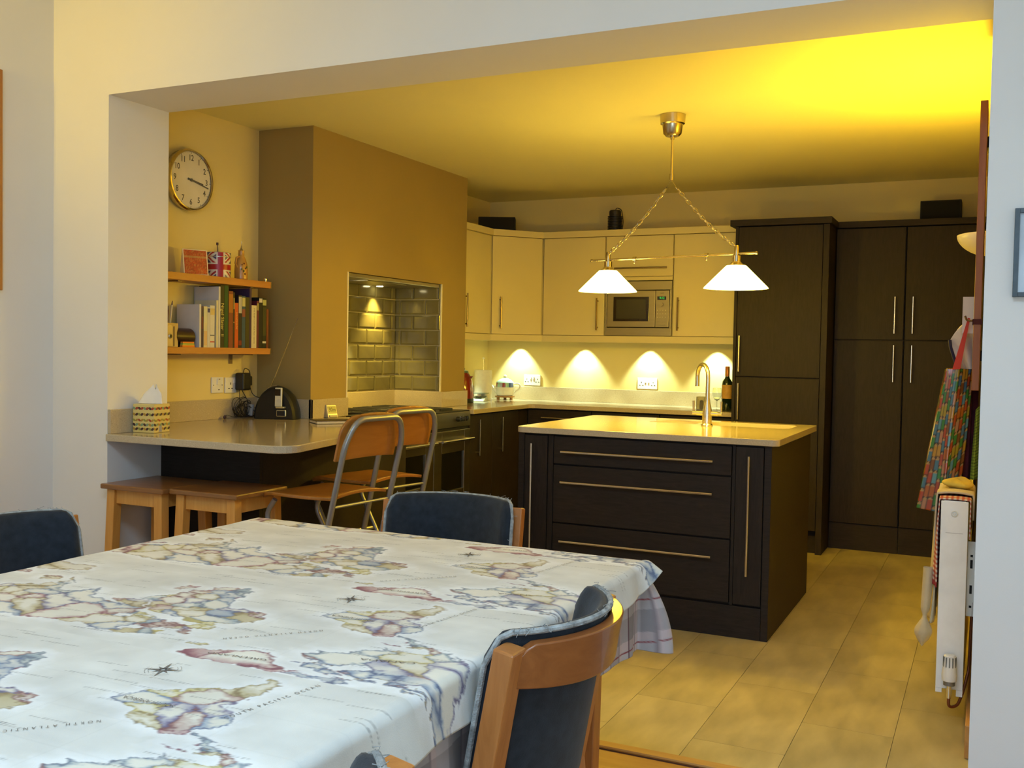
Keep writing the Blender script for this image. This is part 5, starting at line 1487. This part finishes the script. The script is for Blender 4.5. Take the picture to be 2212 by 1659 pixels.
B().grid(tissue, 36, 14, wrap=True).build('tissue', M('white_tissue', (.80, .78, .74), .9, sss=.1), tb, smooth=True)

# timer and tablet
tmr = thing('kitchen_timer', 'small silver kitchen timer with large digits leaning by the chimney breast', 'timer', (.1, 1.58, CT))
tx = Vector((.35, .94, 0)).normalized(); tn = Vector((.94, -.35, 0))
tc0 = Vector((.150, 1.452, CT))
lo = [tc0 - tx * .034, tc0 + tx * .034]
q = B()
P8 = [tc0 - tx * .034 + tn * .022, tc0 + tx * .034 + tn * .022, tc0 + tx * .034 - tn * .02, tc0 - tx * .034 - tn * .02]
q.hexa(P8 + [p + Vector((0, 0, .074)) - tn * (.026 if i < 2 else .0) for i, p in enumerate(P8)])
q.build('body', M('timer_silver', (.55, .50, .34), .35, .4), tmr, bevel=.004, seg=2)
tup = (Vector((0, 0, .074)) - tn * .026).normalized(); tnn = tx.cross(tup).normalized()
if tnn.dot(tn) < 0: tnn = -tnn
sc0 = tc0 + tn * .022 + tup * .047
B().obox(sc0 + tnn * .0005, (.056, .0016, .044), tx, tup).build('screen', M('lcd_grey', (.26, .24, .08), .25), tmr)
text(B(), '30m', sc0 + tnn * .0022, tx, tup, .034, .78).build('digits', M('lcd_black', (.015, .012, .01), .4), tmr)
B().obox(tc0 + tn * .022 + tup * .010 + tnn * .002, (.052, .006, .013), tx, tup).build('button_bar', M('timer_grey', (.38, .34, .22), .4), tmr, bevel=.002)
mg = thing('notebook', 'closed notebook with a dark cover and pale page edges lying on the breakfast bar', 'notebook', (.5, .8, CT))
q0, qx, qy = Vector((.262, 1.10, CT + .0006)), Vector((.62, .78, 0)).normalized(), Vector((.78, -.62, 0)).normalized()
def slab4(z0, z1, i): return [q0 + qx * a + qy * b_ + Vector((0, 0, z)) for z in (z0, z1) for a, b_ in ((i, i), (.21 - i, i), (.21 - i, .15 - i), (i, .15 - i))]
B().hexa(slab4(0, .0015, 0)).hexa(slab4(.0138, .0155, 0)).build('cover', M('notebook_black', (.02, .014, .014), .4), mg)
B().hexa(slab4(.0016, .0137, .003)).build('pages', M('book_pages', (.62, .55, .42), .8), mg)
# ------------------------------------------------------------------ back worktop things
def double_socket(lab, x0, x1, z0, z1):
    t = thing('double_socket', lab, 'socket', ((x0 + x1) / 2, YB - .005, z0), 'double sockets on the back wall')
    yf = YB - .010
    B().box(x0, x1, yf, YB - .0005, z0, z1).build('plate', white_plastic, t, bevel=.003)
    xm = (x0 + x1) / 2
    for s in (-1, 1):
        B().box(xm + s * .012 - .006, xm + s * .012 + .006, yf - .005, yf, z1 - .038, z1 - .014).build('rocker', white_plastic, t, bevel=.001)
        c = xm + s * .047
        for dx, dz, w, h in ((0, .052, .005, .011), (-.012, .030, .010, .005), (.012, .030, .010, .005)):
            B().box(c + dx - w / 2, c + dx + w / 2, yf - .0007, yf, z0 + dz - h / 2, z0 + dz + h / 2).build('pin_slot', blackmatt, t)
double_socket('white double plug socket on the back wall near the teapot', .075, .222, 1.024, 1.112)
double_socket('white double plug socket on the back wall below the microwave', 1.041, 1.200, 1.026, 1.114)

kt = thing('kettle', 'dark red rounded electric kettle half hidden by the chimney breast', 'kettle', (-.075, 3.44, CT))
KX, KY = -.072, 3.43
B().lathe([(.078, .030), (.080, .05), (.077, .10), (.068, .16), (.052, .205), (.038, .222)], (KX, KY, CT), seg=40).build('body', M('red_lacquer', (.20, .012, .012), .10, coat=.8), kt, smooth='auto')
B().lathe([(.078, .0005), (.080, .004), (.079, .0295), (.0, .0295)], (KX, KY, CT), seg=40).build('base', black, kt, smooth='auto')
B().lathe([(.040, .2225), (.036, .236), (.018, .242), (.010, .244), (.012, .256), (0, .260)], (KX, KY, CT), seg=28).build('lid', M('kettle_lid', (.10, .14, .09), .3), kt, smooth='auto')
B().tube(arcpath([(KX - .050, KY, CT + .20), (KX - .115, KY, CT + .195), (KX - .118, KY, CT + .08), (KX - .078, KY, CT + .06)], .035), .009, 10).build('handle', black, kt, smooth='auto')
B().xprism([(0, 0), (.028, .030), (.024, .036), (-.004, .030)], (KX + .050, KY - .012, CT + .165), (1, 0, 0), (0, 0, 1), (0, 1, 0), .024).build('spout', M('red_lacquer', (.20, .012, .012), .10, coat=.8), kt, bevel=.003)

kr = thing('kitchen_roll_holder', 'white kitchen roll on an upright holder with a ball-topped rod', 'kitchen roll', (-.13, 3.86, CT))
RX_, RY_ = -.125, 3.86
B().lathe([(.075, 0.0005), (.075, .012), (.0, .012)], (RX_, RY_, CT), seg=32).build('base', white_plastic, kr, smooth='auto')
B().lathe([(.022, .013), (.070, .013), (.0705, .020), (.0705, .232), (.069, .238), (.022, .238)], (RX_, RY_, CT), seg=40, cap=False).build('paper_roll', M('kitchen_paper', (.80, .79, .70), .95, noise=40, var=.04, bump=.2, bscale=150), kr, smooth='auto')
B().cyl((RX_, RY_, CT + .012), (RX_, RY_, CT + .325), .0035, 10).build('rod', satin, kr, smooth='auto')
B().ball((RX_, RY_, CT + .330), .009, 14, 10).build('finial', white_plastic, kr, smooth='auto')
sc_ = thing('kitchen_scale', 'flat grey-green kitchen scale in front of the kitchen roll', 'scale', (-.06, 3.68, CT))
q = B().hexa([(-.125, 3.60, CT + .002), (.005, 3.62, CT + .002), (-.02, 3.76, CT + .002), (-.14, 3.74, CT + .002), (-.115, 3.615, CT + .012), (-.005, 3.632, CT + .012), (-.03, 3.745, CT + .040), (-.125, 3.73, CT + .040)])
q.build('body', M('scale_grey_green', (.50, .56, .50), .25, coat=.3), sc_, bevel=.004)
B().add([(-.085, 3.645, CT + .0195), (-.035, 3.652, CT + .0195), (-.045, 3.685, CT + .0282), (-.09, 3.678, CT + .0282)], [(0, 1, 2, 3)]).build('display', M('scale_display', (.06, .07, .07), .2), sc_, solid=.001)
B().cyl((-.085, 3.715, CT + .036), (-.085, 3.715, CT + .060), .012, 14).build('pillar', satin, sc_, smooth='auto')
B().lathe([(.0, .058), (.075, .058), (.078, .062), (.078, .064), (.0, .063)], (-.085, 3.715, CT), seg=32, cap=False).build('pan', M('scale_glass', (.16, .20, .18), .12), sc_, smooth='auto')
tr_ = thing('trivet', 'round wooden trivet under the teapot', 'trivet', (-.02, 4.06, CT))
TXc, TYc = -.022, 4.045
B().lathe([(.080, .020), (.080, .030), (0, .030)], (TXc, TYc, CT), seg=32).build('disc', wood('trivet_wood', (.30, .14, .035), (.40, .20, .06), 'x', .5), tr_, smooth='auto')
for k in range(3):
    a = -2.2 + k * 2.1; B().cyl((TXc + .06 * math.cos(a), TYc + .06 * math.sin(a), CT + .0005), (TXc + .06 * math.cos(a), TYc + .06 * math.sin(a), CT + .020), .012, 12).build('foot', wood('trivet_wood', (.30, .14, .035), (.40, .20, .06), 'x', .5), tr_, smooth='auto')
tp_ = thing('teapot', 'white teapot with turquoise lid and a band of painted book spines', 'teapot', (TXc, TYc, CT + .031))
o_ = (TXc, TYc, CT + .0305)
pot = M('teapot_white', (.80, .77, .66), .2, coat=.4)
B().lathe([(.058, 0), (.066, .006), (.072, .03), (.074, .070)], o_, seg=40).build('body', pot, tp_, smooth='auto')
nb = 96; vs = []
for j in range(9):
    for i in range(nb):
        a = 2 * PI * i / nb; z = .0702 + .036 * j / 8; r_ = .0742 - .004 * (j / 8) ** 2
        vs.append((TXc + r_ * math.cos(a), TYc + r_ * math.sin(a), o_[2] + z))
bd_ = B().add(vs, [(j * nb + i, j * nb + (i + 1) % nb, (j + 1) * nb + (i + 1) % nb, (j + 1) * nb + i) for j in range(8) for i in range(nb)]).build('painted_band', M('band_print', attr='print', rough=.2, var=.05), tp_, smooth=True)
def bandcol(P):
    c0 = P.mean(0); a = np.arctan2(P[:, 1] - c0[1], P[:, 0] - c0[0]); k = np.floor((a + PI) / (2 * PI) * 18).astype(int)
    pal = np.array([(.30, .55, .48), (.36, .60, .52), (.10, .14, .38), (.26, .05, .03), (.30, .07, .04), (.06, .10, .30), (.40, .42, .60), (.55, .52, .30)])
    return pal[(k * 5 + 2) % 8]
paint(bd_, bandcol)
B().lathe([(.070, .1062), (.066, .114), (.050, .128), (.026, .140), (.010, .144)], o_, seg=40).build('lid', M('teapot_turquoise', (.42, .62, .58), .2, coat=.4), tp_, smooth='auto')
B().ball((TXc, TYc, o_[2] + .155), .014, 16, 10).build('lid_knob', pot, tp_, smooth='auto')
hdv = Vector((.9, .43, 0)); hb = Vector(o_)
B().tube(arcpath([hb + hdv * .070 + Vector((0, 0, .098)), hb + hdv * .118 + Vector((0, 0, .100)), hb + hdv * .122 + Vector((0, 0, .060)), hb + hdv * .070 + Vector((0, 0, .022))], .03), .0065, 10).build('handle', pot, tp_, smooth='auto')
B().tube([hb - hdv * .062 + Vector((0, 0, .03)), hb - hdv * .095 + Vector((0, 0, .06)), hb - hdv * .115 + Vector((0, 0, .095))], [.016, .011, .007], 12).build('spout', pot, tp_, smooth='auto')

wb = thing('wine_bottle', 'dark wine bottle with orange label standing against the tall fridge housing', 'bottle', (1.82, 3.86, CT))
WX, WY = 1.832, 3.80
B().lathe([(.034, .0005), (.0365, .006), (.0365, .185), (.033, .205), (.018, .228), (.0145, .240), (.0145, .300), (.0, .301)], (WX, WY, CT), seg=32).build('body', M('bottle_green', (.008, .018, .008), .08, coat=.5), wb, smooth='auto')
B().lathe([(.0158, .242), (.0158, .308), (.014, .311), (0, .311)], (WX, WY, CT), seg=24).build('capsule', M('capsule_orange', (.45, .16, .03), .35, .3), wb, smooth='auto')
B().lathe([(.0370, .085), (.0370, .182)], (WX, WY, CT), seg=32, cap=False, arc=PI * 1.1, start=PI * .95).build('paper_label', M('label_orange', (.62, .34, .06), .55, noise=40, var=.12), wb, smooth='auto')
wg = thing('wine_glass', 'clear wine glass standing beside the wine bottle', 'glass', (1.757, 3.82, CT))
clearg = M('clear_glass', (.92, .95, .93), .02, trans=1.0, ior=1.45, var=0)
B().lathe([(.030, .0005), (.030, .002), (.004, .006), (.0035, .065), (.020, .078), (.033, .105), (.034, .130), (.029, .158), (.0275, .158), (.0325, .130), (.0315, .106), (.019, .081), (.0, .075)], (1.757, 3.82, CT), seg=28, cap=False).build('glass', clearg, wg, smooth='auto')
cd = thing('candle_lantern', 'small square glass candle holder with a yellow candle on the back worktop', 'candle holder', (1.665, 3.75, CT))
b = B(); lx, ly = 1.663, 3.76
b.box(lx - .030, lx + .030, ly - .030, ly - .027, CT + .001, CT + .095).box(lx - .030, lx + .030, ly + .027, ly + .030, CT + .001, CT + .095).box(lx - .030, lx - .027, ly - .027, ly + .027, CT + .001, CT + .095).box(lx + .027, lx + .030, ly - .027, ly + .027, CT + .001, CT + .095)
b.build('glass_walls', M('amber_glass', (.80, .72, .45), .05, trans=.85, ior=1.3, var=0), cd)
B().box(lx - .0265, lx + .0265, ly - .0265, ly + .0265, CT + .0005, CT + .004).build('base', satin, cd)
B().lathe([(.014, .0045), (.016, .03), (.012, .065), (.003, .070), (0, .078)], (lx, ly, CT), seg=18).build('candle', M('yellow_wax', (.50, .38, .05), .5, sss=.2), cd, smooth='auto')

# ------------------------------------------------------------------ on top of the cabinets
ZT = 2.2155
sb = thing('black_speaker', 'long black speaker lying on the cream corner cabinet', 'speaker', (.05, 3.75, ZT))
dv = Vector((.92, .40, 0)).normalized(); nv_ = Vector((.40, -.92, 0))
c0 = Vector((.055, 3.70, ZT))
B().obox(c0 + Vector((0, 0, .0505)), (.28, .16, .10), dv).build('body', blackmatt, sb, bevel=.004)
B().obox(c0 + nv_ * .0815 + Vector((0, 0, .0505)), (.27, .004, .09), dv).build('grille', M('grille_black', (.006, .006, .006), .9), sb)
tag(B().prism([(XW + .002, YC1 + .01), (.06, YC1 + .01), (.06, 3.55), (.36, 3.895), (1.90, 3.895), (1.90, YB - .002), (XW + .002, YB - .002)], 2.1655, 2.170).build('cabinet_top_board', creamedge), 'thin cream board closing the tops of the wall cabinets', 'board')
sb.location.z += 0
bk = thing('black_speaker', 'black box speaker on top of the tall larder cabinets in the right corner', 'speaker', (3.17, 4.03, 2.21))
B().box(3.045, 3.295, 3.985, 4.15, 2.2095, 2.345).build('body', blackmatt, bk, bevel=.003)
B().box(3.055, 3.285, 3.981, 3.985, 2.218, 2.337).build('grille', M('grille_black', (.006, .006, .006), .9), bk)
il = thing('ribbed_lantern', 'black ribbed cylinder lantern with a looped cord on top of the cream cabinets', 'lantern', (.905, 4.0, 2.17))
LX, LY, L0 = .905, 3.99, 2.1702
prf = [(.045, 0)]
for k in range(13): prf += [(.056, .012 + .012 * k), (.056, .016 + .012 * k), (.043, .018 + .012 * k), (.043, .023 + .012 * k)]
prf += [(.045, .172), (.045, .198), (.040, .206), (0, .206)]
B().lathe(prf, (LX, LY, L0), seg=32).build('body', M('lantern_black', (.014, .012, .012), .45), il)
B().tube(arcpath([(LX, LY, L0 + .204), (LX + .01, LY, L0 + .226), (LX + .05, LY, L0 + .212), (LX + .066, LY, L0 + .12), (LX + .052, LY, L0 + .01)], .03), .0032, 8).build('cord', cableblk, il, smooth='auto')

# ------------------------------------------------------------------ right wall: board, aprons, radiator, towels
redw = wood('red_brown_board', (.19, .060, .014), (.26, .095, .024), 'z', .42, 9)
wbd = thing('wooden_board', 'tall wooden hook board on the right kitchen wall, seen edge-on', 'board', (3.45, 1.03, 1.19))
B().box(3.436, 3.462, .90, 1.16, 1.190, 2.262).build('plank', redw, wbd, bevel=.002)
B().box(3.463, WO - .0005, .96, 1.10, 1.3, 1.34).box(3.463, WO - .0005, .96, 1.10, 2.1, 2.14).build('batten', blackmatt, wbd)
for y, z in ((.97, 1.452), (1.08, 1.452)):
    B().tube(arcpath([(3.436, y, z), (3.412, y, z), (3.405, y, z + .018)], .01), .004, 8).build('hook', bronze, wbd, smooth='auto')
tag(B().box(3.395, 3.4355, 1.02, 1.024, 1.405, 1.545).box(3.4335, 3.4355, 1.024, 1.15, 1.405, 1.545).build('paper_notice', M('white_paper', (.60, .57, .54), .8)), 'stiff white paper notice sticking out from the wooden board', 'paper')

def sheet(name, fn, nu, nv, mat, parent=None, th=.002, colfn=None, label=None):
    o = B().grid(fn, nu, nv).build(name, mat, parent, smooth=True, label=label)
    if colfn is not None:
        me = o.data; n = nu * nv
        uv = np.array([(i / (nu - 1), j / (nv - 1)) for j in range(nv) for i in range(nu)])
        c = np.ones((n, 4)); c[:, :3] = colfn(uv[:, 0], uv[:, 1])
        a = me.color_attributes.new('print', 'FLOAT_COLOR', 'POINT'); a.data.foreach_set('color', c.ravel())
    md = o.modifiers.new('thick', 'SOLIDIFY'); md.thickness = th; md.offset = 0
    return o
def lerp(a, c, t): return a + (c - a) * t
def polyline(pts, t):
    s = t * (len(pts) - 1); i = min(int(s), len(pts) - 2); f = s - i
    return Vector(pts[i]).lerp(Vector(pts[i + 1]), f)
# pencil-print apron: plan outline at the top and at the bottom, hung from the board
topo = [(3.441, 1.035, 1.268), (3.39, 1.005, 1.270), (3.346, 1.005, 1.270), (3.338, 1.06, 1.265), (3.36, 1.15, 1.262), (3.375, 1.24, 1.255)]
boto = [(3.405, .985, .80), (3.345, .960, .715), (3.262, .975, .725), (3.245, 1.06, .718), (3.28, 1.20, .712), (3.262, 1.36, .706)]
def apron(u, v):
    p = polyline(topo, u).lerp(polyline(boto, u), v)
    p.x += .006 * math.sin(u * 20 + v * 3) * v; p.y += .008 * math.sin(u * 13 + 2) * v
    return p
def pencils(u, v):
    n = len(u); U = u * 27; k = np.floor(U).astype(int); f = U - k
    V_ = v * 10.5 + ((k * 37) % 11) / 11.0 * 1.6; r_ = np.floor(V_).astype(int); g = V_ - r_
    pal = np.array([(.42, .11, .01), (.04, .20, .03), (.10, .27, .30), (.46, .24, .02), (.40, .06, .015), (.42, .20, .10), (.35, .26, .02), (.06, .16, .22), (.20, .07, .015)])
    c = pal[(k * 7 + r_ * 5 + (k * r_) % 3) % 9].copy()
    tip = g < .22
    c[tip] = (.40, .24, .08)
    c[tip & (np.abs(f - .5) > g * 2.2 + .06)] = (.07, .035, .012)
    c *= .85
    c[(f < .14) | (f > .90)] *= .30
    c[g > .96] *= .35
    return c
pa = thing('pencil_print_apron', 'shiny apron printed all over with coloured pencils, hanging from the wooden board', 'apron', (3.34, 1.1, .71))
sheet('cloth', apron, 120, 130, M('oilcloth_print', attr='print', rough=.14, coat=.5, var=.04), pa, .0018, pencils)
B().tube([(3.350, 1.004, 1.262), (3.349, 1.004, 1.15)], .0025, 6).build('binding', M('binding_olive', (.28, .22, .05), .4), pa)
q = B().add([(3.366, 1.000, 1.266), (3.394, 1.000, 1.268), (3.423, .990, 1.462), (3.415, .990, 1.464)], [(0, 1, 2, 3)])
q.build('neck_strap', M('red_strap', (.50, .035, .012), .6), pa, solid=.003, label='bright red neck strap')
def glove(u, v):
    # white padded cloth folded over the hook, sloping down to the left
    a = Vector((3.434, 1.06, 1.452 - .20 * v)); c = Vector((3.352 + .060 * max(0, v - .25), 1.055, 1.378 - .125 * v))
    p = a.lerp(c, u)
    p.z += .022 * math.sin(PI * u) * (1 - v); p.y += .012 * math.sin(u * 7 + v * 4) + .01 * v
    return p
wt = thing('white_oven_cloth', 'white padded oven cloth with navy binding bunched on the wooden board', 'cloth', (3.39, 1.06, 1.25))
sheet('cloth', glove, 30, 26, M('white_quilt', (.66, .60, .50), .95, noise=14, var=.06, bump=.3, bscale=60), wt, .008)
B().tube([(3.352, 1.050, 1.380), (3.356, 1.048, 1.350), (3.375, 1.048, 1.292), (3.392, 1.048, 1.262)], .0062, 8).build('binding', M('navy_binding', (.012, .012, .04), .7), wt, smooth='auto')
mt = [(3.458, 1.12, 1.185), (3.43, 1.07, 1.187), (3.41, 1.10, 1.187), (3.40, 1.22, 1.18)]
mb = [(3.455, 1.10, .84), (3.425, 1.045, .835), (3.385, 1.06, .835), (3.372, 1.28, .83)]
ma = thing('maroon_apron', 'dark maroon apron hanging behind the pencil-print apron', 'apron', (3.42, 1.1, .83))
sheet('cloth', lambda u, v: polyline(mt, u).lerp(polyline(mb, u), v) + Vector((.004 * math.sin(u * 25), 0, 0)), 50, 20, M('maroon_cotton', (.085, .010, .022), .85, noise=18, var=.3), ma, .003)
sp_ = B().box(3.433, 3.465, .8965, .8995, 1.436, 1.456).box(3.4325, 3.4350, .8965, 1.10, 1.436, 1.456)
sp_.build('neck_strap', M('maroon_strap', (.05, .008, .016), .85), ma)
gt = [(3.470, 1.05, 1.13), (3.458, 1.02, 1.12), (3.452, 1.06, 1.11), (3.45, 1.16, 1.10)]
gb = [(3.469, 1.045, .85), (3.452, 1.00, .845), (3.440, 1.03, .845), (3.438, 1.16, .84)]
def dots(u, v):
    c = np.tile(np.array([.34, .46, .05]), (len(u), 1))
    a, d_ = u * 14, v * 24; k = np.floor(d_).astype(int)
    f1 = (a + .5 * (k % 2)) % 1 - .5; f2 = d_ % 1 - .5
    c[np.hypot(f1, f2) < .30] = (.03, .07, .008)
    return c
tag(sheet('green_spotted_apron', lambda u, v: polyline(gt, u).lerp(polyline(gb, u), v), 70, 90, M('green_dots', attr='print', rough=.8, var=.05), None, .0015, dots), 'lime green apron with dark spots, a sliver beside the white pier', 'apron')

# radiator: end on to the camera
rd = thing('radiator', 'white double panel radiator on the right wall, seen from its end', 'radiator', (3.4, 1.1, .13))
RY0, RY1 = .60, 1.62
B().box(3.357, 3.368, RY0, RY1, .135, .80).box(3.434, 3.445, RY0, RY1, .135, .80).build('panel', white_enamel, rd, bevel=.003)
B().box(3.3572, 3.4448, RY0 - .004, RY0, .150, .811).build('end_panel', white_enamel, rd, bevel=.0015)
B().box(3.3572, 3.4448, RY1, RY1 + .004, .150, .802).build('end_panel', white_enamel, rd, bevel=.0015)
B().add([(3.3575, RY0 - .003, .135), (3.378, RY0 - .003, .135), (3.378, RY0 - .003, .15), (3.3575, RY0 - .003, .15)], [(0, 1, 2, 3)]).add([(3.424, RY0 - .003, .128), (3.4445, RY0 - .003, .128), (3.4445, RY0 - .003, .15), (3.424, RY0 - .003, .15)], [(0, 1, 2, 3)]).build('end_panel_foot', white_enamel, rd, solid=.003)
g = B().box(3.366, 3.436, RY0, RY1, .800, .812)
g.build('top_grille', white_enamel, rd, bevel=.002)
fins = B()
for k in range(40): fins.box(3.369, 3.433, RY0 + .02 + k * .025, RY0 + .022 + k * .025, .17, .785)
fins.build('convector_fins', M('fin_white', (.6, .6, .58), .5), rd)
B().lathe([(.0115, 0), (.0115, .003), (.008, .005), (.007, .003), (.004, .003), (.0035, .006), (0, .006)], (3.401, RY0 - .004, .768), (0, -1, 0), 24).build('blanking_plug', M('plug_white', (.72, .72, .69), .3), rd, smooth='auto')
B().box(3.374, 3.430, RY0 - .0047, RY0 - .004, .6985, .7005).build('vent_line', M('vent_grey', (.5, .5, .5), .5), rd)
br = B().box(3.446, 3.474, .66, .662, .40, .665)
br.build('wall_bracket', white_enamel, rd)
for z in (.43, .48, .57, .61): B().box(3.455, 3.463, .659, .660, z, z + (.03 if z in (.48, .57) else .008)).build('bracket_slot', blackmatt, rd)
vx, vy = 3.402, RY0 - .035
B().lathe([(.0235, 0.0), (.025, .02), (.021, .055), (.0195, .086), (.016, .090), (0, .090)], (vx, vy, .190), seg=24).build('thermostat_head', white_plastic, rd, smooth='auto')
sl = B()
for k in range(12):
    a = 2 * PI * k / 12; sl.obox((vx + .0205 * math.cos(a), vy + .0205 * math.sin(a), .256), (.003, .0035, .034), (math.cos(a), math.sin(a), 0))
sl.build('head_slots', M('slot_grey', (.16, .16, .15), .6), rd)
B().cyl((vx, vy, .174), (vx, vy, .1895), .019, 18).build('collar', M('collar_grey', (.22, .22, .22), .4, .6), rd, smooth='auto')
B().cyl((vx, vy, .128), (vx, vy, .174), .008, 14).cyl((vx, vy, .155), (vx, RY0 + .01, .165), .008, 12).build('valve_tail', chrome, rd, smooth='auto')
B().tube(arcpath([(vx, vy, .128), (vx, vy, .095), (vx + .028, vy + .02, .098), (3.448, vy + .06, .145), (3.462, vy + .10, .21), (3.466, vy + .10, .45)], .02), .0052, 10).build('copper_pipe', M('copper_pipe_metal', (.22, .075, .035), .4, .8), rd, smooth='auto')

# towels over the near end of the radiator
def over(x_out, x_in, y0, y1, z_out, z_in, ztop, bulge, wob):
    """a cloth draped over the radiator: u across (y), v along the drape"""
    L1, L2, Wt = ztop - z_out, ztop - z_in, abs(x_in - x_out)
    tot = L1 + Wt + L2
    def fn(u, v):
        s = v * tot
        if s < L1: x, z = x_out, z_out + s
        elif s < L1 + Wt: f = (s - L1) / Wt; x, z = lerp(x_out, x_in, f), ztop + bulge * math.sin(PI * f)
        else: x, z = x_in, ztop - (s - L1 - Wt)
        hang = max(0, (ztop - z) / max(L1, .01))
        y = lerp(y0, y1, u)
        x += wob * math.sin(u * 15 + z * 9) * hang * (-1 if s < L1 else .15) - (.012 * hang if s < L1 else 0)
        return Vector((x, y + .008 * math.sin(z * 14), z + .004 * math.sin(u * 9)))
    return fn
def gingham(u, v):
    a = (np.floor(u * 22) % 2) + (np.floor(v * 64) % 2)
    c = np.array([(.66, .58, .50), (.46, .13, .10), (.34, .030, .030)])[a.astype(int)]
    c[(v < .035)] = (.36, .035, .04)
    return c
tag(sheet('gingham_towel', over(3.352, 3.451, .606, .86, .50, .68, .8155, .002, .008), 60, 130, M('gingham', attr='print', rough=.9, var=.06), None, .004, gingham), 'red and white gingham tea towel draped over the near end of the radiator', 'tea towel')
tag(sheet('cream_towel', over(3.341, 3.460, .66, .95, .36, .74, .828, .006, .012), 40, 60, M('cream_towelling', (.56, .47, .30), .95, noise=20, var=.08, bump=.3, bscale=120), None, .006), 'cream towel lying over the radiator behind the gingham one', 'towel')
def lump(u, v):
    a, b_ = u * 2 * PI, PI * v
    r_ = 1 + .10 * math.sin(3 * a + 2 * b_) + .06 * math.sin(5 * a + 1)
    return Vector((3.402 + .052 * r_ * math.sin(b_) * math.cos(a), .80 + .085 * r_ * math.sin(b_) * math.sin(a), .852 + .006 * math.sin(2 * a) - .017 * math.cos(b_) * r_))
tag(B().grid(lump, 28, 14, wrap=True).build('yellow_duster', M('yellow_cloth', (.62, .45, .07), .95, noise=14, var=.1), smooth=True), 'crumpled yellow cloth heaped on top of the radiator', 'cloth')
# knotted towel end hanging low
def tail(u, v):
    a = u * 2 * PI
    r_ = lerp(.018, .012, v) + .016 * math.exp(-((v - .82) / .10) ** 2) - .008 * math.exp(-((v - .62) / .06) ** 2)
    if v > .93: r_ *= (1.02 - v) / .09
    r_ *= 1 + .15 * math.sin(a * 3)
    return Vector((3.322 - .016 * v + r_ * math.cos(a), .655 + r_ * math.sin(a) * .8, .56 - .285 * v))
tag(B().grid(tail, 20, 40, wrap=True).build('knotted_cloth', M('cream_towelling', (.56, .47, .30), .95), smooth=True), 'long cream cloth knotted at its lower end, hanging in front of the radiator', 'cloth')
tag(B().tube(arcpath([(3.345, 1.55, .82), (3.315, 1.50, .74), (3.30, 1.46, .60), (3.322, 1.44, .36), (3.335, 1.43, .30)], .05), .009, 8).build('black_strap', blackmatt, smooth='auto'), 'black strap hanging beside the radiator behind the towels', 'strap')

# ------------------------------------------------------------------ pictures
pr = thing('framed_picture', 'blue-grey framed picture on the white pier at the right edge', 'picture', (3.66, -.02, 1.49))
fx0, fx1, fz0, fz1 = 3.548, 3.80, 1.487, 1.737
fm = M('blue_grey_frame', (.075, .105, .13), .5, noise=20, var=.2)
b = B().box(fx0, fx0 + .013, -.024, -.0005, fz0, fz1).box(fx1 - .013, fx1, -.024, -.0005, fz0, fz1).box(fx0 + .013, fx1 - .013, -.024, -.0005, fz0, fz0 + .013).box(fx0 + .013, fx1 - .013, -.024, -.0005, fz1 - .013, fz1)
b.build('frame', fm, pr, bevel=.001)
B().box(fx0 + .012, fx1 - .012, -.014, -.002, fz0 + .012, fz1 - .012).build('mount', M('mount_grey', (.52, .58, .62), .35, coat=.5), pr)
pf = thing('framed_picture', 'pine framed picture on the left dining wall, cut off by the picture edge', 'picture', (-.33, -.55, 1.526))
py0, py1, pz0, pz1 = -.94, -.276, 1.526, 2.458
fm2 = wood('pine_frame', (.36, .14, .03), (.46, .20, .05), 'z', .45, 8)
b = B().box(-.3395, -.315, py0, py0 + .05, pz0, pz1).box(-.3395, -.315, py1 - .05, py1, pz0, pz1).box(-.3395, -.315, py0 + .05, py1 - .05, pz0, pz0 + .05).box(-.3395, -.315, py0 + .05, py1 - .05, pz1 - .05, pz1)
b.build('frame', fm2, pf, bevel=.002)
B().box(-.339, -.329, py0 + .048, py1 - .048, pz0 + .048, pz1 - .048).build('print', M('print_cream', (.55, .48, .36), .6), pf)
